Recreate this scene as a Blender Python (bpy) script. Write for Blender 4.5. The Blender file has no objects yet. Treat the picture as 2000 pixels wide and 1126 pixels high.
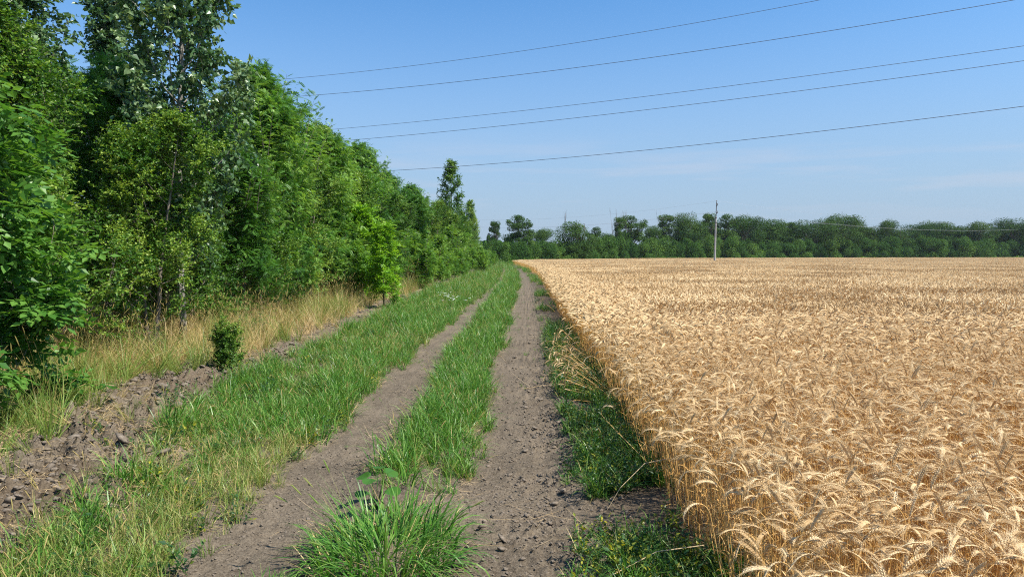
import bpy, math
import numpy as np
from mathutils import Vector, Euler

# ------------------------------------------------------------------ camera
sc = bpy.context.scene
COL = sc.collection
R = math.radians
CAM_H = 1.75
FPX = 1390.0
cd = bpy.data.cameras.new("camera")
cam = bpy.data.objects.new("camera", cd)
COL.objects.link(cam)
cam.location = (0, 0, CAM_H)
cam.rotation_euler = (R(90 - 2.76), 0, R(1.15))
cd.sensor_width = 36.0
cd.lens = FPX / 2000 * 36
cd.clip_end = 9000
cd.clip_start = 0.05
sc.camera = cam

# ------------------------------------------------------------------ sky, sun, exposure
SUN_EL, SUN_AZ = R(53), R(108)          # azimuth clockwise from +Y: sun to the right, a little behind
w = bpy.data.worlds.new("World")
sc.world = w
w.use_nodes = True
nt = w.node_tree
bg = nt.nodes["Background"]
sky = nt.nodes.new("ShaderNodeTexSky")
sky.sky_type = 'NISHITA'
sky.sun_disc = False
sky.sun_elevation = SUN_EL
sky.sun_rotation = SUN_AZ
sky.altitude = 0
sky.air_density = 1.0
sky.dust_density = 1.0
sky.ozone_density = 6.0
# thin high cloud, a real part of the sky (by direction)
tc = nt.nodes.new("ShaderNodeTexCoord")
mp = nt.nodes.new("ShaderNodeMapping")
mp.inputs['Scale'].default_value = (1.6, 1.6, 17.0)
ns = nt.nodes.new("ShaderNodeTexNoise")
ns.inputs['Scale'].default_value = 2.3
ns.inputs['Detail'].default_value = 5
ns.inputs['Roughness'].default_value = 0.55
cr = nt.nodes.new("ShaderNodeMapRange")
cr.inputs['From Min'].default_value = 0.48
cr.inputs['From Max'].default_value = 0.80
sx = nt.nodes.new("ShaderNodeSeparateXYZ")
b1 = nt.nodes.new("ShaderNodeMapRange"); b1.inputs['From Min'].default_value = 0.035; b1.inputs['From Max'].default_value = 0.08
b2 = nt.nodes.new("ShaderNodeMapRange"); b2.inputs['From Min'].default_value = 0.17; b2.inputs['From Max'].default_value = 0.11
m1 = nt.nodes.new("ShaderNodeMath"); m1.operation = 'MULTIPLY'
m2 = nt.nodes.new("ShaderNodeMath"); m2.operation = 'MULTIPLY'
m3 = nt.nodes.new("ShaderNodeMath"); m3.operation = 'MULTIPLY'; m3.inputs[1].default_value = 0.45
mx = nt.nodes.new("ShaderNodeMix"); mx.data_type = 'RGBA'
mx.inputs['B'].default_value = (3.5, 3.35, 3.65, 1)
L = nt.links.new
L(tc.outputs['Generated'], mp.inputs['Vector']); L(mp.outputs[0], ns.inputs['Vector']); L(ns.outputs['Fac'], cr.inputs['Value'])
L(tc.outputs['Generated'], sx.inputs[0]); L(sx.outputs['Z'], b1.inputs['Value']); L(sx.outputs['Z'], b2.inputs['Value'])
L(b1.outputs[0], m1.inputs[0]); L(b2.outputs[0], m1.inputs[1]); L(m1.outputs[0], m2.inputs[0]); L(cr.outputs[0], m2.inputs[1])
L(m2.outputs[0], m3.inputs[0]); # pale summer aerosol towards the horizon
tn = nt.nodes.new("ShaderNodeMix"); tn.data_type = 'RGBA'; tn.blend_type = 'MULTIPLY'; tn.inputs['Factor'].default_value = 1.0
tn.inputs['B'].default_value = (0.49, 0.805, 0.95, 1); L(sky.outputs[0], tn.inputs['A'])
hz_ = nt.nodes.new("ShaderNodeMapRange"); hz_.interpolation_type = 'SMOOTHSTEP'
hz_.inputs['From Min'].default_value = 0.40; hz_.inputs['From Max'].default_value = -0.06
hz_.inputs['To Min'].default_value = 0.0; hz_.inputs['To Max'].default_value = 1.0
L(sx.outputs['Z'], hz_.inputs['Value'])
hm = nt.nodes.new("ShaderNodeMix"); hm.data_type = 'RGBA'; hm.inputs['B'].default_value = (2.10, 2.62, 3.36, 1)
L(hz_.outputs[0], hm.inputs['Factor']); L(tn.outputs['Result'], hm.inputs['A'])
L(m3.outputs[0], mx.inputs['Factor']); L(hm.outputs['Result'], mx.inputs['A'])
L(mx.outputs['Result'], bg.inputs['Color'])
bg.inputs['Strength'].default_value = 0.13
sl = bpy.data.lights.new("sun", 'SUN')
sun = bpy.data.objects.new("sun", sl)
COL.objects.link(sun)
sl.energy = 5.0
sl.angle = R(0.53)
sl.color = (1.0, 0.95, 0.86)
sd = Vector((math.sin(SUN_AZ) * math.cos(SUN_EL), math.cos(SUN_AZ) * math.cos(SUN_EL), math.sin(SUN_EL)))
sun.rotation_euler = sd.to_track_quat('Z', 'Y').to_euler()
sc.view_settings.view_transform = 'Standard'
sc.view_settings.look = 'None'
sc.view_settings.exposure = 0.68
sc.view_settings.gamma = 1.0
sc.render.engine = 'CYCLES'
cy = sc.cycles
cy.max_bounces = 6
cy.diffuse_bounces = 3
cy.glossy_bounces = 2
cy.transmission_bounces = 4
cy.transparent_max_bounces = 4
cy.use_adaptive_sampling = True
cy.adaptive_threshold = 0.01
cy.use_denoising = False
cy.filter_width = 1.1
cy.sample_clamp_indirect = 4

# ------------------------------------------------------------------ helpers
rng = np.random.default_rng(11)


def tag(o, label=None, cat=None, group=None, kind=None):
    if label: o["label"] = label
    if cat: o["category"] = cat
    if group: o["group"] = group
    if kind: o["kind"] = kind
    return o


class Geo:
    """collects vertices, faces (tri and quad), a tint and a material index per face"""
    def __init__(s):
        s.v = []; s.f3 = []; s.f4 = []; s.t3 = []; s.t4 = []; s.m3 = []; s.m4 = []; s.n = 0

    def add(s, V, F, tint=0.5, mi=0):
        V = np.asarray(V, float).reshape(-1, 3); F = np.asarray(F, int)
        if len(F) == 0: return
        t = np.broadcast_to(np.asarray(tint, float), (len(F),))
        m = np.full(len(F), mi)
        s.v.append(V)
        if F.shape[1] == 3: s.f3.append(F + s.n); s.t3.append(t); s.m3.append(m)
        else: s.f4.append(F + s.n); s.t4.append(t); s.m4.append(m)
        s.n += len(V)

    def mesh(s, name, mats, smooth=False):
        me = bpy.data.meshes.new(name)
        V = np.concatenate(s.v) if s.v else np.zeros((0, 3))
        f3 = np.concatenate(s.f3) if s.f3 else np.zeros((0, 3), int)
        f4 = np.concatenate(s.f4) if s.f4 else np.zeros((0, 4), int)
        me.vertices.add(len(V)); me.vertices.foreach_set('co', V.astype(np.float32).ravel())
        loops = np.concatenate([f3.ravel(), f4.ravel()])
        me.loops.add(len(loops)); me.loops.foreach_set('vertex_index', loops.astype(np.int32))
        n = len(f3) + len(f4)
        st = np.concatenate([np.arange(len(f3)) * 3, len(f3) * 3 + np.arange(len(f4)) * 4])
        me.polygons.add(n); me.polygons.foreach_set('loop_start', st.astype(np.int32))
        mi = np.concatenate((s.m3 or [np.zeros(0)]) + (s.m4 or [np.zeros(0)])).astype(np.int32)
        me.polygons.foreach_set('material_index', mi)
        if smooth: me.polygons.foreach_set('use_smooth', np.ones(n, bool))
        else: me.polygons.foreach_set('use_smooth', np.zeros(n, bool))
        me.update(calc_edges=True)
        a = me.attributes.new('tint', 'FLOAT', 'FACE')
        a.data.foreach_set('value', np.concatenate((s.t3 or [np.zeros(0)]) + (s.t4 or [np.zeros(0)])).astype(np.float32))
        for m in mats: me.materials.append(m)
        return me

    def obj(s, name, mats, parent=None, smooth=False):
        o = bpy.data.objects.new(name, s.mesh(name, mats if isinstance(mats, list) else [mats], smooth))
        COL.objects.link(o)
        if parent: o.parent = parent
        return o


def unit(a):
    a = np.asarray(a, float)
    return a / (np.linalg.norm(a, axis=-1, keepdims=True) + 1e-9)


def frames(d, nrm):
    """rotation matrices with Y along d, Z near nrm"""
    y = unit(d); x = unit(np.cross(y, nrm)); z = np.cross(x, y)
    return np.stack([x, y, z], axis=-1)


def place(g, TV, TF, M, P, tint, mi=0, scale=None):
    TV = np.asarray(TV, float); TF = np.asarray(TF, int)
    n = len(P)
    if n == 0: return
    V = np.einsum('nij,kj->nki', M, TV)
    if scale is not None: V = V * np.asarray(scale).reshape(-1, 1, 1)
    V = V + P[:, None, :]
    F = TF[None] + (np.arange(n) * len(TV))[:, None, None]
    g.add(V.reshape(-1, 3), F.reshape(-1, TF.shape[1]), np.repeat(np.broadcast_to(tint, (n,)), len(TF)), mi)


def tube(g, path, rad, sides=6, tint=0.5, mi=0, cap=False):
    P = np.asarray(path, float); k = len(P)
    rad = np.broadcast_to(np.asarray(rad, float), (k,))
    T = unit(np.gradient(P, axis=0))
    ref = np.array([0.13, 0.99, 0.07]) if abs(T[0][1]) < 0.8 else np.array([1.0, 0.1, 0.0])
    X = unit(np.cross(T, ref)); Y = np.cross(T, X)
    a = np.arange(sides) / sides * 2 * np.pi
    V = P[:, None] + rad[:, None, None] * (np.cos(a)[None, :, None] * X[:, None] + np.sin(a)[None, :, None] * Y[:, None])
    F = []
    for i in range(k - 1):
        for j in range(sides):
            j2 = (j + 1) % sides
            F.append((i * sides + j, i * sides + j2, (i + 1) * sides + j2, (i + 1) * sides + j))
    V = V.reshape(-1, 3)
    g.add(V, F, tint, mi)
    if cap:
        for r0, c in ((0, P[0]), ((k - 1) * sides, P[-1])):
            VV = np.vstack([V[r0:r0 + sides], c])
            g.add(VV, [(j, (j + 1) % sides, sides) for j in range(sides)], tint, mi)


def vnoise(x, y, seed=0):
    x = np.asarray(x, float); y = np.asarray(y, float)
    xi = np.floor(x).astype(np.int64); yi = np.floor(y).astype(np.int64)
    fx = x - xi; fy = y - yi
    fx = fx * fx * (3 - 2 * fx); fy = fy * fy * (3 - 2 * fy)
    def h(a, b):
        n = (a * 374761393 + b * 668265263 + seed * 974634777) & 0xffffffff
        n = ((n ^ (n >> 13)) * 1274126177) & 0xffffffff
        return ((n ^ (n >> 16)) & 0xffff) / 65535.0
    a = h(xi, yi); b = h(xi + 1, yi); c = h(xi, yi + 1); d = h(xi + 1, yi + 1)
    return (a * (1 - fx) + b * fx) * (1 - fy) + (c * (1 - fx) + d * fx) * fy


def fbm(x, y, seed=0, oct=4):
    s = 0; a = 0.5; t = 0
    for i in range(oct):
        s = s + a * vnoise(x * 2 ** i, y * 2 ** i, seed + i * 17); t += a; a *= 0.5
    return s / t


def worley(x, y, seed=0):
    x = np.asarray(x, float); y = np.asarray(y, float)
    xi = np.floor(x).astype(np.int64); yi = np.floor(y).astype(np.int64)
    d1 = np.full(x.shape, 9.0); d2 = np.full(x.shape, 9.0); idv = np.zeros(x.shape)
    def h(a, b, k):
        n = (a * 374761393 + b * 668265263 + (seed + k) * 974634777) & 0xffffffff
        n = ((n ^ (n >> 13)) * 1274126177) & 0xffffffff
        return ((n ^ (n >> 16)) & 0xffff) / 65535.0
    for i in (-1, 0, 1):
        for j in (-1, 0, 1):
            a = xi + i; b = yi + j
            dd = np.hypot(a + h(a, b, 1) - x, b + h(a, b, 2) - y)
            idn = h(a, b, 3)
            closer = dd < d1
            d2 = np.where(closer, d1, np.minimum(d2, dd))
            idv = np.where(closer, idn, idv)
            d1 = np.where(closer, dd, d1)
    return d1, d2, idv


def sstep(a, b, x):
    t = np.clip((np.asarray(x, float) - a) / (b - a), 0, 1)
    return t * t * (3 - 2 * t)


def road_c(y):
    y = np.asarray(y, float)
    t = np.maximum(y - 35, 0)
    return np.where(t < 110, -0.00048 * t * t, -0.00048 * 110 ** 2 - 0.1056 * (t - 110))


def band(u, a, b, s=0.12):
    return sstep(a - s, a + s, u) * (1 - sstep(b - s, b + s, u))


def verge_left(y):       # left limit of the green verge in road coordinates
    return -2.95 - 0.8 * sstep(4.5, 9, y) - 0.4 * sstep(12, 24, y)


def gh(u, y, fine=True):
    """ground height at road coordinate u, distance y"""
    wob = (fbm(u * 0.3 + 5, y * 0.35, 3) - 0.5) * 0.5
    e = u + wob * 0.5
    z = 0.04 * (fbm(u * 0.7, y * 0.7, 9) - 0.5)
    z = z - 0.05 * band(e, -2.05, -1.3, 0.2) - 0.055 * band(e, -0.55, 0.35, 0.2)
    z = z + 0.10 * sstep(-3.0, -4.3, u)
    if fine:
        near = 1 - sstep(30, 60, y)
        d1, d2, idv = worley(u * 5.5 + 2 * vnoise(u * 3, y * 3, 5), y * 5.5 + 2 * vnoise(u * 3, y * 3, 6), 31)
        cl = np.clip(d2 - d1, 0, 0.5) * 2
        mask = band(u + wob, verge_left(y) - 1.3, verge_left(y) + 0.1, 0.2) * (0.55 + 0.45 * sstep(0.35, 0.6, fbm(u * 1.1, y * 0.8, 77))) * (1 - .6 * sstep(8.5, 11, y))
        rid = np.abs(fbm(u * 9, y * 9, 41, 5) - .5) * 2
        z = z + near * mask * (0.11 * cl * (0.2 + idv) + 0.30 * rid + .25 * np.maximum(0, fbm(u * 4.2, y * 4.2, 47, 3) - .5) + 0.10 * (fbm(u * 24, y * 24, 43, 3) - .5) - 0.06)
        d1, d2, idv = worley(u * 22, y * 22, 52)
        cr_ = np.clip(d2 - d1, 0, 0.4) / 0.4
        tr = band(u, -2.1, 0.5, 0.1)
        z = z + near * (0.009 + (0.020 * sstep(0.4, 0.6, fbm(u * 2, y * 2, 8)) + .020 * band(u, -.1, .8, .2)) * tr) * np.sqrt(cr_) * idv
        z = z + near * 0.042 * (fbm(u * 6, y * 5, 66, 5) - 0.5)
    return z


# ------------------------------------------------------------------ materials
def mat(name):
    m = bpy.data.materials.new(name); m.use_nodes = True
    n = m.node_tree; n.nodes.remove(n.nodes["Principled BSDF"])
    return m, n, n.nodes["Material Output"]


def leaf_mat(name, c1, c2, c3=None, trans=0.38, rough=0.45, rnd=0.25, spec=0.35, tcol=(1.25, 1.2, 0.55)):
    m, n, out = mat(name)
    N = n.nodes.new; K = n.links.new
    at = N("ShaderNodeAttribute"); at.attribute_name = 'tint'
    oi = N("ShaderNodeObjectInfo")
    ma = N("ShaderNodeMath"); ma.operation = 'MULTIPLY_ADD'; ma.inputs[1].default_value = rnd; K(oi.outputs['Random'], ma.inputs[0])
    mb = N("ShaderNodeMath"); mb.operation = 'SUBTRACT'; mb.inputs[1].default_value = rnd / 2; K(at.outputs['Fac'], mb.inputs[0]); K(mb.outputs[0], ma.inputs[2])
    rp = N("ShaderNodeValToRGB"); K(ma.outputs[0], rp.inputs[0])
    e = rp.color_ramp.elements
    e[0].color = (*c1, 1); e[1].color = (*(c3 or c2), 1)
    if c3: el = e.new(0.55); el.color = (*c2, 1)
    p = N("ShaderNodeBsdfPrincipled"); p.inputs['Roughness'].default_value = rough; p.inputs['Specular IOR Level'].default_value = spec
    t = N("ShaderNodeBsdfTranslucent")
    mc = N("ShaderNodeMix"); mc.data_type = 'RGBA'; mc.blend_type = 'MULTIPLY'; mc.inputs['Factor'].default_value = 1; mc.inputs['B'].default_value = (*tcol, 1)
    K(rp.outputs[0], p.inputs['Base Color']); K(rp.outputs[0], mc.inputs['A']); K(mc.outputs['Result'], t.inputs['Color'])
    s = N("ShaderNodeMixShader"); s.inputs[0].default_value = trans
    K(p.outputs[0], s.inputs[1]); K(t.outputs[0], s.inputs[2]); K(s.outputs[0], out.inputs[0])
    return m


def noise_mat(name, c1, c2, scale=6, detail=6, rough=0.85, bump=0.3, bscale=40, metallic=0.0, stretch=(1, 1, 1)):
    m, n, out = mat(name)
    N = n.nodes.new; K = n.links.new
    t = N("ShaderNodeTexCoord"); mpp = N("ShaderNodeMapping"); mpp.inputs['Scale'].default_value = stretch
    K(t.outputs['Object'], mpp.inputs[0])
    a = N("ShaderNodeTexNoise"); a.inputs['Scale'].default_value = scale; a.inputs['Detail'].default_value = detail
    b = N("ShaderNodeTexNoise"); b.inputs['Scale'].default_value = bscale; b.inputs['Detail'].default_value = 4
    K(mpp.outputs[0], a.inputs['Vector']); K(mpp.outputs[0], b.inputs['Vector'])
    r = N("ShaderNodeValToRGB"); r.color_ramp.elements[0].color = (*c1, 1); r.color_ramp.elements[1].color = (*c2, 1)
    r.color_ramp.elements[0].position = 0.35; r.color_ramp.elements[1].position = 0.65
    K(a.outputs['Fac'], r.inputs[0])
    p = N("ShaderNodeBsdfPrincipled"); p.inputs['Roughness'].default_value = rough; p.inputs['Metallic'].default_value = metallic
    K(r.outputs[0], p.inputs['Base Color'])
    bp = N("ShaderNodeBump"); bp.inputs['Strength'].default_value = bump; bp.inputs['Distance'].default_value = 0.01
    K(b.outputs['Fac'], bp.inputs['Height']); K(bp.outputs[0], p.inputs['Normal']); K(p.outputs[0], out.inputs[0])
    return m


def ground_mat():
    m, n, out = mat("soil")
    N = n.nodes.new; K = n.links.new
    t = N("ShaderNodeTexCoord")
    def nz(sc_, d=6, r=0.6):
        a = N("ShaderNodeTexNoise"); a.inputs['Scale'].default_value = sc_; a.inputs['Detail'].default_value = d; a.inputs['Roughness'].default_value = r
        K(t.outputs['Object'], a.inputs['Vector']); return a.outputs['Fac']
    def ramp(f, p0, c0, p1, c1):
        r = N("ShaderNodeValToRGB"); e = r.color_ramp.elements
        e[0].position = p0; e[0].color = (*c0, 1); e[1].position = p1; e[1].color = (*c1, 1); K(f, r.inputs[0]); return r.outputs[0]
    def mixc(f, a, b):
        x = N("ShaderNodeMix"); x.data_type = 'RGBA'; K(f, x.inputs['Factor']); K(a, x.inputs['A']); K(b, x.inputs['B']); return x.outputs['Result']
    soil = ramp(nz(1.4), 0.35, (0.098, 0.074, 0.049), 0.65, (0.195, 0.151, 0.104))
    grit = ramp(nz(55, 6, .75), 0.40, (0.050, 0.038, 0.027), 0.60, (0.25, 0.202, 0.145))
    g2 = N("ShaderNodeMix"); g2.data_type = 'RGBA'; g2.inputs['Factor'].default_value = 0.5; K(soil, g2.inputs['A']); K(grit, g2.inputs['B'])
    lit = ramp(nz(38, 6, 0.7), 0.38, (0.15, 0.105, 0.06), 0.62, (0.46, 0.34, 0.185))
    at = N("ShaderNodeAttribute"); at.attribute_name = 'litter'
    ad = N("ShaderNodeMath"); ad.operation = 'ADD'; K(at.outputs['Fac'], ad.inputs[0])
    mm = N("ShaderNodeMath"); mm.operation = 'MULTIPLY_ADD'; mm.inputs[1].default_value = 1.6; mm.inputs[2].default_value = -0.8; K(nz(9, 8, 0.75), mm.inputs[0]); K(mm.outputs[0], ad.inputs[1])
    mr = N("ShaderNodeMapRange"); mr.inputs['From Min'].default_value = 0.42; mr.inputs['From Max'].default_value = 0.62; K(ad.outputs[0], mr.inputs['Value'])
    tu = N("ShaderNodeAttribute"); tu.attribute_name = 'turned_shade'
    td_ = N("ShaderNodeMix"); td_.data_type = 'RGBA'; td_.blend_type = 'MULTIPLY'; td_.inputs['B'].default_value = (0.80, 0.76, 0.72, 1)
    K(tu.outputs['Fac'], td_.inputs['Factor']); K(g2.outputs['Result'], td_.inputs['A'])
    c = mixc(mr.outputs[0], td_.outputs['Result'], lit)
    p = N("ShaderNodeBsdfPrincipled"); p.inputs['Roughness'].default_value = 0.95; p.inputs['Specular IOR Level'].default_value = 0.15
    K(c, p.inputs['Base Color'])
    bp = N("ShaderNodeBump"); bp.inputs['Strength'].default_value = 1.0; bp.inputs['Distance'].default_value = 0.016
    K(nz(60, 8, 0.7), bp.inputs['Height']); K(bp.outputs[0], p.inputs['Normal']); K(p.outputs[0], out.inputs[0])
    return m


M_soil = ground_mat()
M_clod = noise_mat("clod_soil", (0.110, 0.084, 0.060), (0.225, 0.18, 0.133), 1.5, 5, 0.95, 0.0, 120)
M_bark = noise_mat("bark", (0.09, 0.07, 0.05), (0.20, 0.165, 0.125), 9, 6, 0.9, 0.5, 40, stretch=(1, 1, 0.3))
M_pbark = noise_mat("poplar_bark", (0.11, 0.098, 0.08), (0.30, 0.275, 0.23), 7, 6, 0.85, 0.4, 40, stretch=(1, 1, 0.6))
M_dead = noise_mat("dead_wood", (0.22, 0.20, 0.18), (0.36, 0.33, 0.30), 5, 4, 0.9, 0.2, 30)
M_pop = leaf_mat("poplar_leaves", (0.035, 0.085, 0.028), (0.080, 0.165, 0.055), (0.20, 0.29, 0.12), 0.30, 0.36, spec=0.5)
M_loc = leaf_mat("locust_leaves", (0.040, 0.130, 0.018), (0.100, 0.245, 0.036), (0.25, 0.42, 0.08), 0.38, 0.42, .55)
M_elm = leaf_mat("small_leaves", (0.040, 0.118, 0.013), (0.115, 0.235, 0.028), (0.32, 0.43, 0.07), 0.36, 0.42, .5)
M_box = leaf_mat("maple_leaves", (0.035, 0.11, 0.018), (0.070, 0.19, 0.028), (0.15, 0.30, 0.05), 0.42, 0.40)
M_lime = leaf_mat("lime_leaves", (0.09, 0.22, 0.014), (0.17, 0.36, 0.022), (0.30, 0.50, 0.04), 0.45, 0.42)
M_shr = leaf_mat("shrub_leaves", (0.060, 0.155, 0.018), (0.120, 0.265, 0.034), (0.25, 0.40, 0.06), 0.40, 0.42, .4)
M_far = leaf_mat("far_leaves", (0.026, 0.066, 0.015), (0.055, 0.115, 0.024), (0.11, 0.18, 0.036), 0.22, 0.75, 0.5, .1)
M_farb = leaf_mat("far_shrub_leaves", (0.032, 0.085, 0.016), (0.065, 0.145, 0.026), (0.13, 0.22, 0.040), 0.25, 0.75, 0.6, .1)
M_grass = leaf_mat("green_grass", (0.045, 0.145, 0.016), (0.105, 0.255, 0.030), (0.30, 0.43, 0.10), 0.35, 0.38, 0.35)
M_grassy = leaf_mat("yellow_green_grass", (0.10, 0.20, 0.03), (0.22, 0.30, 0.06), (0.45, 0.40, 0.14), 0.35, 0.42, 0.35)
M_dry = leaf_mat("dry_grass", (0.33, 0.27, 0.08), (0.60, 0.43, 0.18), (0.80, 0.62, 0.34), 0.30, 0.6, 0.4, 0.2, (1.1, 1.0, 0.8))
M_straw = leaf_mat("straw", (0.32, 0.21, 0.10), (0.50, 0.35, 0.17), (0.66, 0.50, 0.29), 0.10, 0.6, 0.4, 0.2, (1, 1, 1))
M_weed = leaf_mat("weed_leaves", (0.028, 0.082, 0.022), (0.055, 0.135, 0.028), (0.40, 0.38, 0.03), 0.35, 0.4, 0.4)  # greens set darker and bluer to stand in for the wheat's shade
M_ear = leaf_mat("wheat_ears", (0.47, 0.305, 0.135), (0.70, 0.495, 0.25), (0.84, 0.67, 0.40), 0.18, 0.55, 0.45, 0.25, (1.1, 0.95, 0.75))
M_stem = leaf_mat("wheat_stems", (0.54, 0.29, 0.075), (0.72, 0.43, 0.14), (0.84, 0.58, 0.25), 0.15, 0.45, 0.4, 0.35, (1.1, 0.95, 0.7))
M_conc = noise_mat("concrete", (0.30, 0.285, 0.26), (0.42, 0.40, 0.365), 3, 5, 0.85, 0.15, 50)
M_steel = noise_mat("dark_steel", (0.06, 0.06, 0.065), (0.11, 0.11, 0.11), 8, 4, 0.6, 0.1, 50)
M_porc = noise_mat("insulator_glaze", (0.10, 0.09, 0.08), (0.16, 0.14, 0.12), 8, 2, 0.25, 0.0, 50)
M_wire = noise_mat("wire_metal", (0.07, 0.08, 0.10), (0.10, 0.11, 0.13), 2, 2, 0.6, 0.0, 50)
M_wire2 = noise_mat("bright_wire_metal", (0.35, 0.37, 0.40), (0.45, 0.47, 0.5), 2, 2, 0.5, 0.0, 50)
M_white = noise_mat("white_petals", (0.75, 0.76, 0.70), (0.82, 0.82, 0.78), 20, 2, 0.7, 0.0, 50)

# ------------------------------------------------------------------ ground: one sheet, split along the verge line of the track
ys = [-12, -8, -5, -3, -1.5, -0.5, 0.3, 1.0, 1.6, 2.0]
y = 2.3
while y < 300:
    ys.append(y); y += max(0.018, 0.0009 * y * y) if y < 40 else max(1.5, 0.03 * y)
ys += [400, 600, 1000, 1800, 3200, 5000]
ys = np.array(ys)
us = np.concatenate([[-3000, -1200, -500, -250, -120, -60, -35, -22, -15, -11, -9, -8], np.arange(-7.4, -6.0, 0.1), np.arange(-6.0, -2.04, 0.024), np.arange(-2.03, 0.345, 0.020), np.arange(0.36, 1.4, 0.03),
                     [1.6, 2, 2.6, 3.5, 5, 8, 14, 25, 50, 100, 200, 400, 900, 2500]])
U, Y = np.meshgrid(us, ys)
Z = gh(U, Y)
X = U + road_c(Y)
V = np.stack([X, Y, Z], -1).reshape(-1, 3)
nr, nc = U.shape
idx = np.arange(nr * nc).reshape(nr, nc)
Q = np.stack([idx[:-1, :-1], idx[:-1, 1:], idx[1:, 1:], idx[1:, :-1]], -1).reshape(-1, 4)
uc = ((U[:-1, :-1] + U[:-1, 1:]) / 2).reshape(-1)
vl = verge_left(Y)
lit = 0.60 * band(U, -8, vl - 1.25, 0.3) + (.10 + .25 * sstep(9, 14, Y)) * band(U, vl - 1.3, vl, 0.3) + 0.10 * band(U, vl, -2.0) + 0.30 * band(U, -1.3, -0.5, 0.15) + 0.7 * sstep(1.0, 1.4, U) + 0.22 * band(U, 0.1, 1.0, 0.2)
lit = (lit + (fbm(U * 1.3, Y * 0.9, 21) - 0.5) * 0.5).reshape(-1)

turned_shade = (band(U, vl - 1.3, vl, .3) * sstep(.35, .5, fbm(U * 1.5, Y * 1.2, 23)) * (1 - .5 * sstep(9, 12, Y)) + .7 * band(U, .45, 1.1, .15)).reshape(-1)  # turned soil on the bank, plus shade painted along the wheat foot


def sheet(name, sel):
    F = Q[sel]
    used = np.unique(F); remap = np.full(nr * nc, -1); remap[used] = np.arange(len(used))
    g = Geo(); g.add(V[used], remap[F])
    o = g.obj(name, M_soil, smooth=True)
    a = o.data.attributes.new('litter', 'FLOAT', 'POINT'); a.data.foreach_set('value', lit[used].astype(np.float32))
    a = o.data.attributes.new('turned_shade', 'FLOAT', 'POINT'); a.data.foreach_set('value', turned_shade[used].astype(np.float32))
    return o


o = sheet("dirt_track", (uc > -2.03) & (uc < 0.34)); tag(o, "two rutted lines of grey brown soil running away beside the wheat", "dirt track", kind="structure")
o = sheet("ground", ~((uc > -2.03) & (uc < 0.34))); tag(o, "dry brown soil with straw litter beside the track and under the crop", "ground", kind="structure")


# ------------------------------------------------------------------ scatter (one object of stuff, instances by geometry nodes)
def source(name, g, mats, smooth=False):
    return bpy.data.objects.new(name, g.mesh(name, mats if isinstance(mats, list) else [mats], smooth))


SRC = {}


def src_coll(key, objs):
    c = bpy.data.collections.new("source_" + key)
    for ob in objs: c.objects.link(ob)
    SRC[key] = c
    return c


def scatter(name, coll, P, rot, scale, idx, label, cat):
    me = bpy.data.meshes.new(name)
    n = len(P)
    me.vertices.add(n); me.vertices.foreach_set('co', np.asarray(P, np.float32).ravel())
    a = me.attributes.new('rot', 'FLOAT_VECTOR', 'POINT'); a.data.foreach_set('vector', np.asarray(rot, np.float32).ravel())
    sc3 = np.asarray(scale, np.float32)
    if sc3.ndim == 1: sc3 = np.repeat(sc3[:, None], 3, 1)
    a = me.attributes.new('scl', 'FLOAT_VECTOR', 'POINT'); a.data.foreach_set('vector', sc3.ravel())
    a = me.attributes.new('idx', 'INT', 'POINT'); a.data.foreach_set('value', np.asarray(idx, np.int32))
    o = bpy.data.objects.new(name, me); COL.objects.link(o)
    t = bpy.data.node_groups.new("scatter_" + name, 'GeometryNodeTree')
    t.interface.new_socket("Geometry", in_out='INPUT', socket_type='NodeSocketGeometry')
    t.interface.new_socket("Geometry", in_out='OUTPUT', socket_type='NodeSocketGeometry')
    N = t.nodes.new; K = t.links.new
    gi = N('NodeGroupInput'); go = N('NodeGroupOutput')
    ci = N('GeometryNodeCollectionInfo'); ci.inputs['Collection'].default_value = coll
    ci.inputs['Separate Children'].default_value = True; ci.inputs['Reset Children'].default_value = True
    ip = N('GeometryNodeInstanceOnPoints'); ip.inputs['Pick Instance'].default_value = True
    def attr(nm, ty):
        q = N('GeometryNodeInputNamedAttribute'); q.data_type = ty; q.inputs['Name'].default_value = nm
        return [s for s in q.outputs if s.enabled and s.name == 'Attribute'][0]
    K(gi.outputs[0], ip.inputs['Points']); K(ci.outputs[0], ip.inputs['Instance'])
    K(attr('idx', 'INT'), ip.inputs['Instance Index']); K(attr('scl', 'FLOAT_VECTOR'), ip.inputs['Scale'])
    er = N('FunctionNodeEulerToRotation'); K(attr('rot', 'FLOAT_VECTOR'), er.inputs[0]); K(er.outputs[0], ip.inputs['Rotation'])
    K(ip.outputs[0], go.inputs[0])
    md = o.modifiers.new("scatter", 'NODES'); md.node_group = t
    tag(o, label, cat, kind="stuff")
    return o


def spread_pts(u0, u1, y0, y1, dens, keep=None, far_thin=None, r=rng):
    """random points in road coordinates; dens per m2; far_thin: distance past which density falls as 1/y^1.3"""
    out = []
    step = 1.0
    yy = y0
    while yy < y1:
        ye = min(yy + step, y1)
        d = dens
        if far_thin and yy > far_thin: d = dens * (far_thin / yy) ** 1.3
        a0 = u0(yy) if callable(u0) else u0; a1 = u1(yy) if callable(u1) else u1
        n = r.poisson(max(0, d * (a1 - a0) * (ye - yy)))
        out.append(np.stack([r.uniform(a0, a1, n), r.uniform(yy, ye, n)], 1))
        yy = ye
    p = np.concatenate(out)
    if keep is not None:
        k = keep(p[:, 0], p[:, 1]); p = p[r.random(len(p)) < k]
    return p


def to_world(p, dz=0.0):
    return np.stack([p[:, 0] + road_c(p[:, 1]), p[:, 1], gh(p[:, 0], p[:, 1]) + dz], 1)


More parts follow.
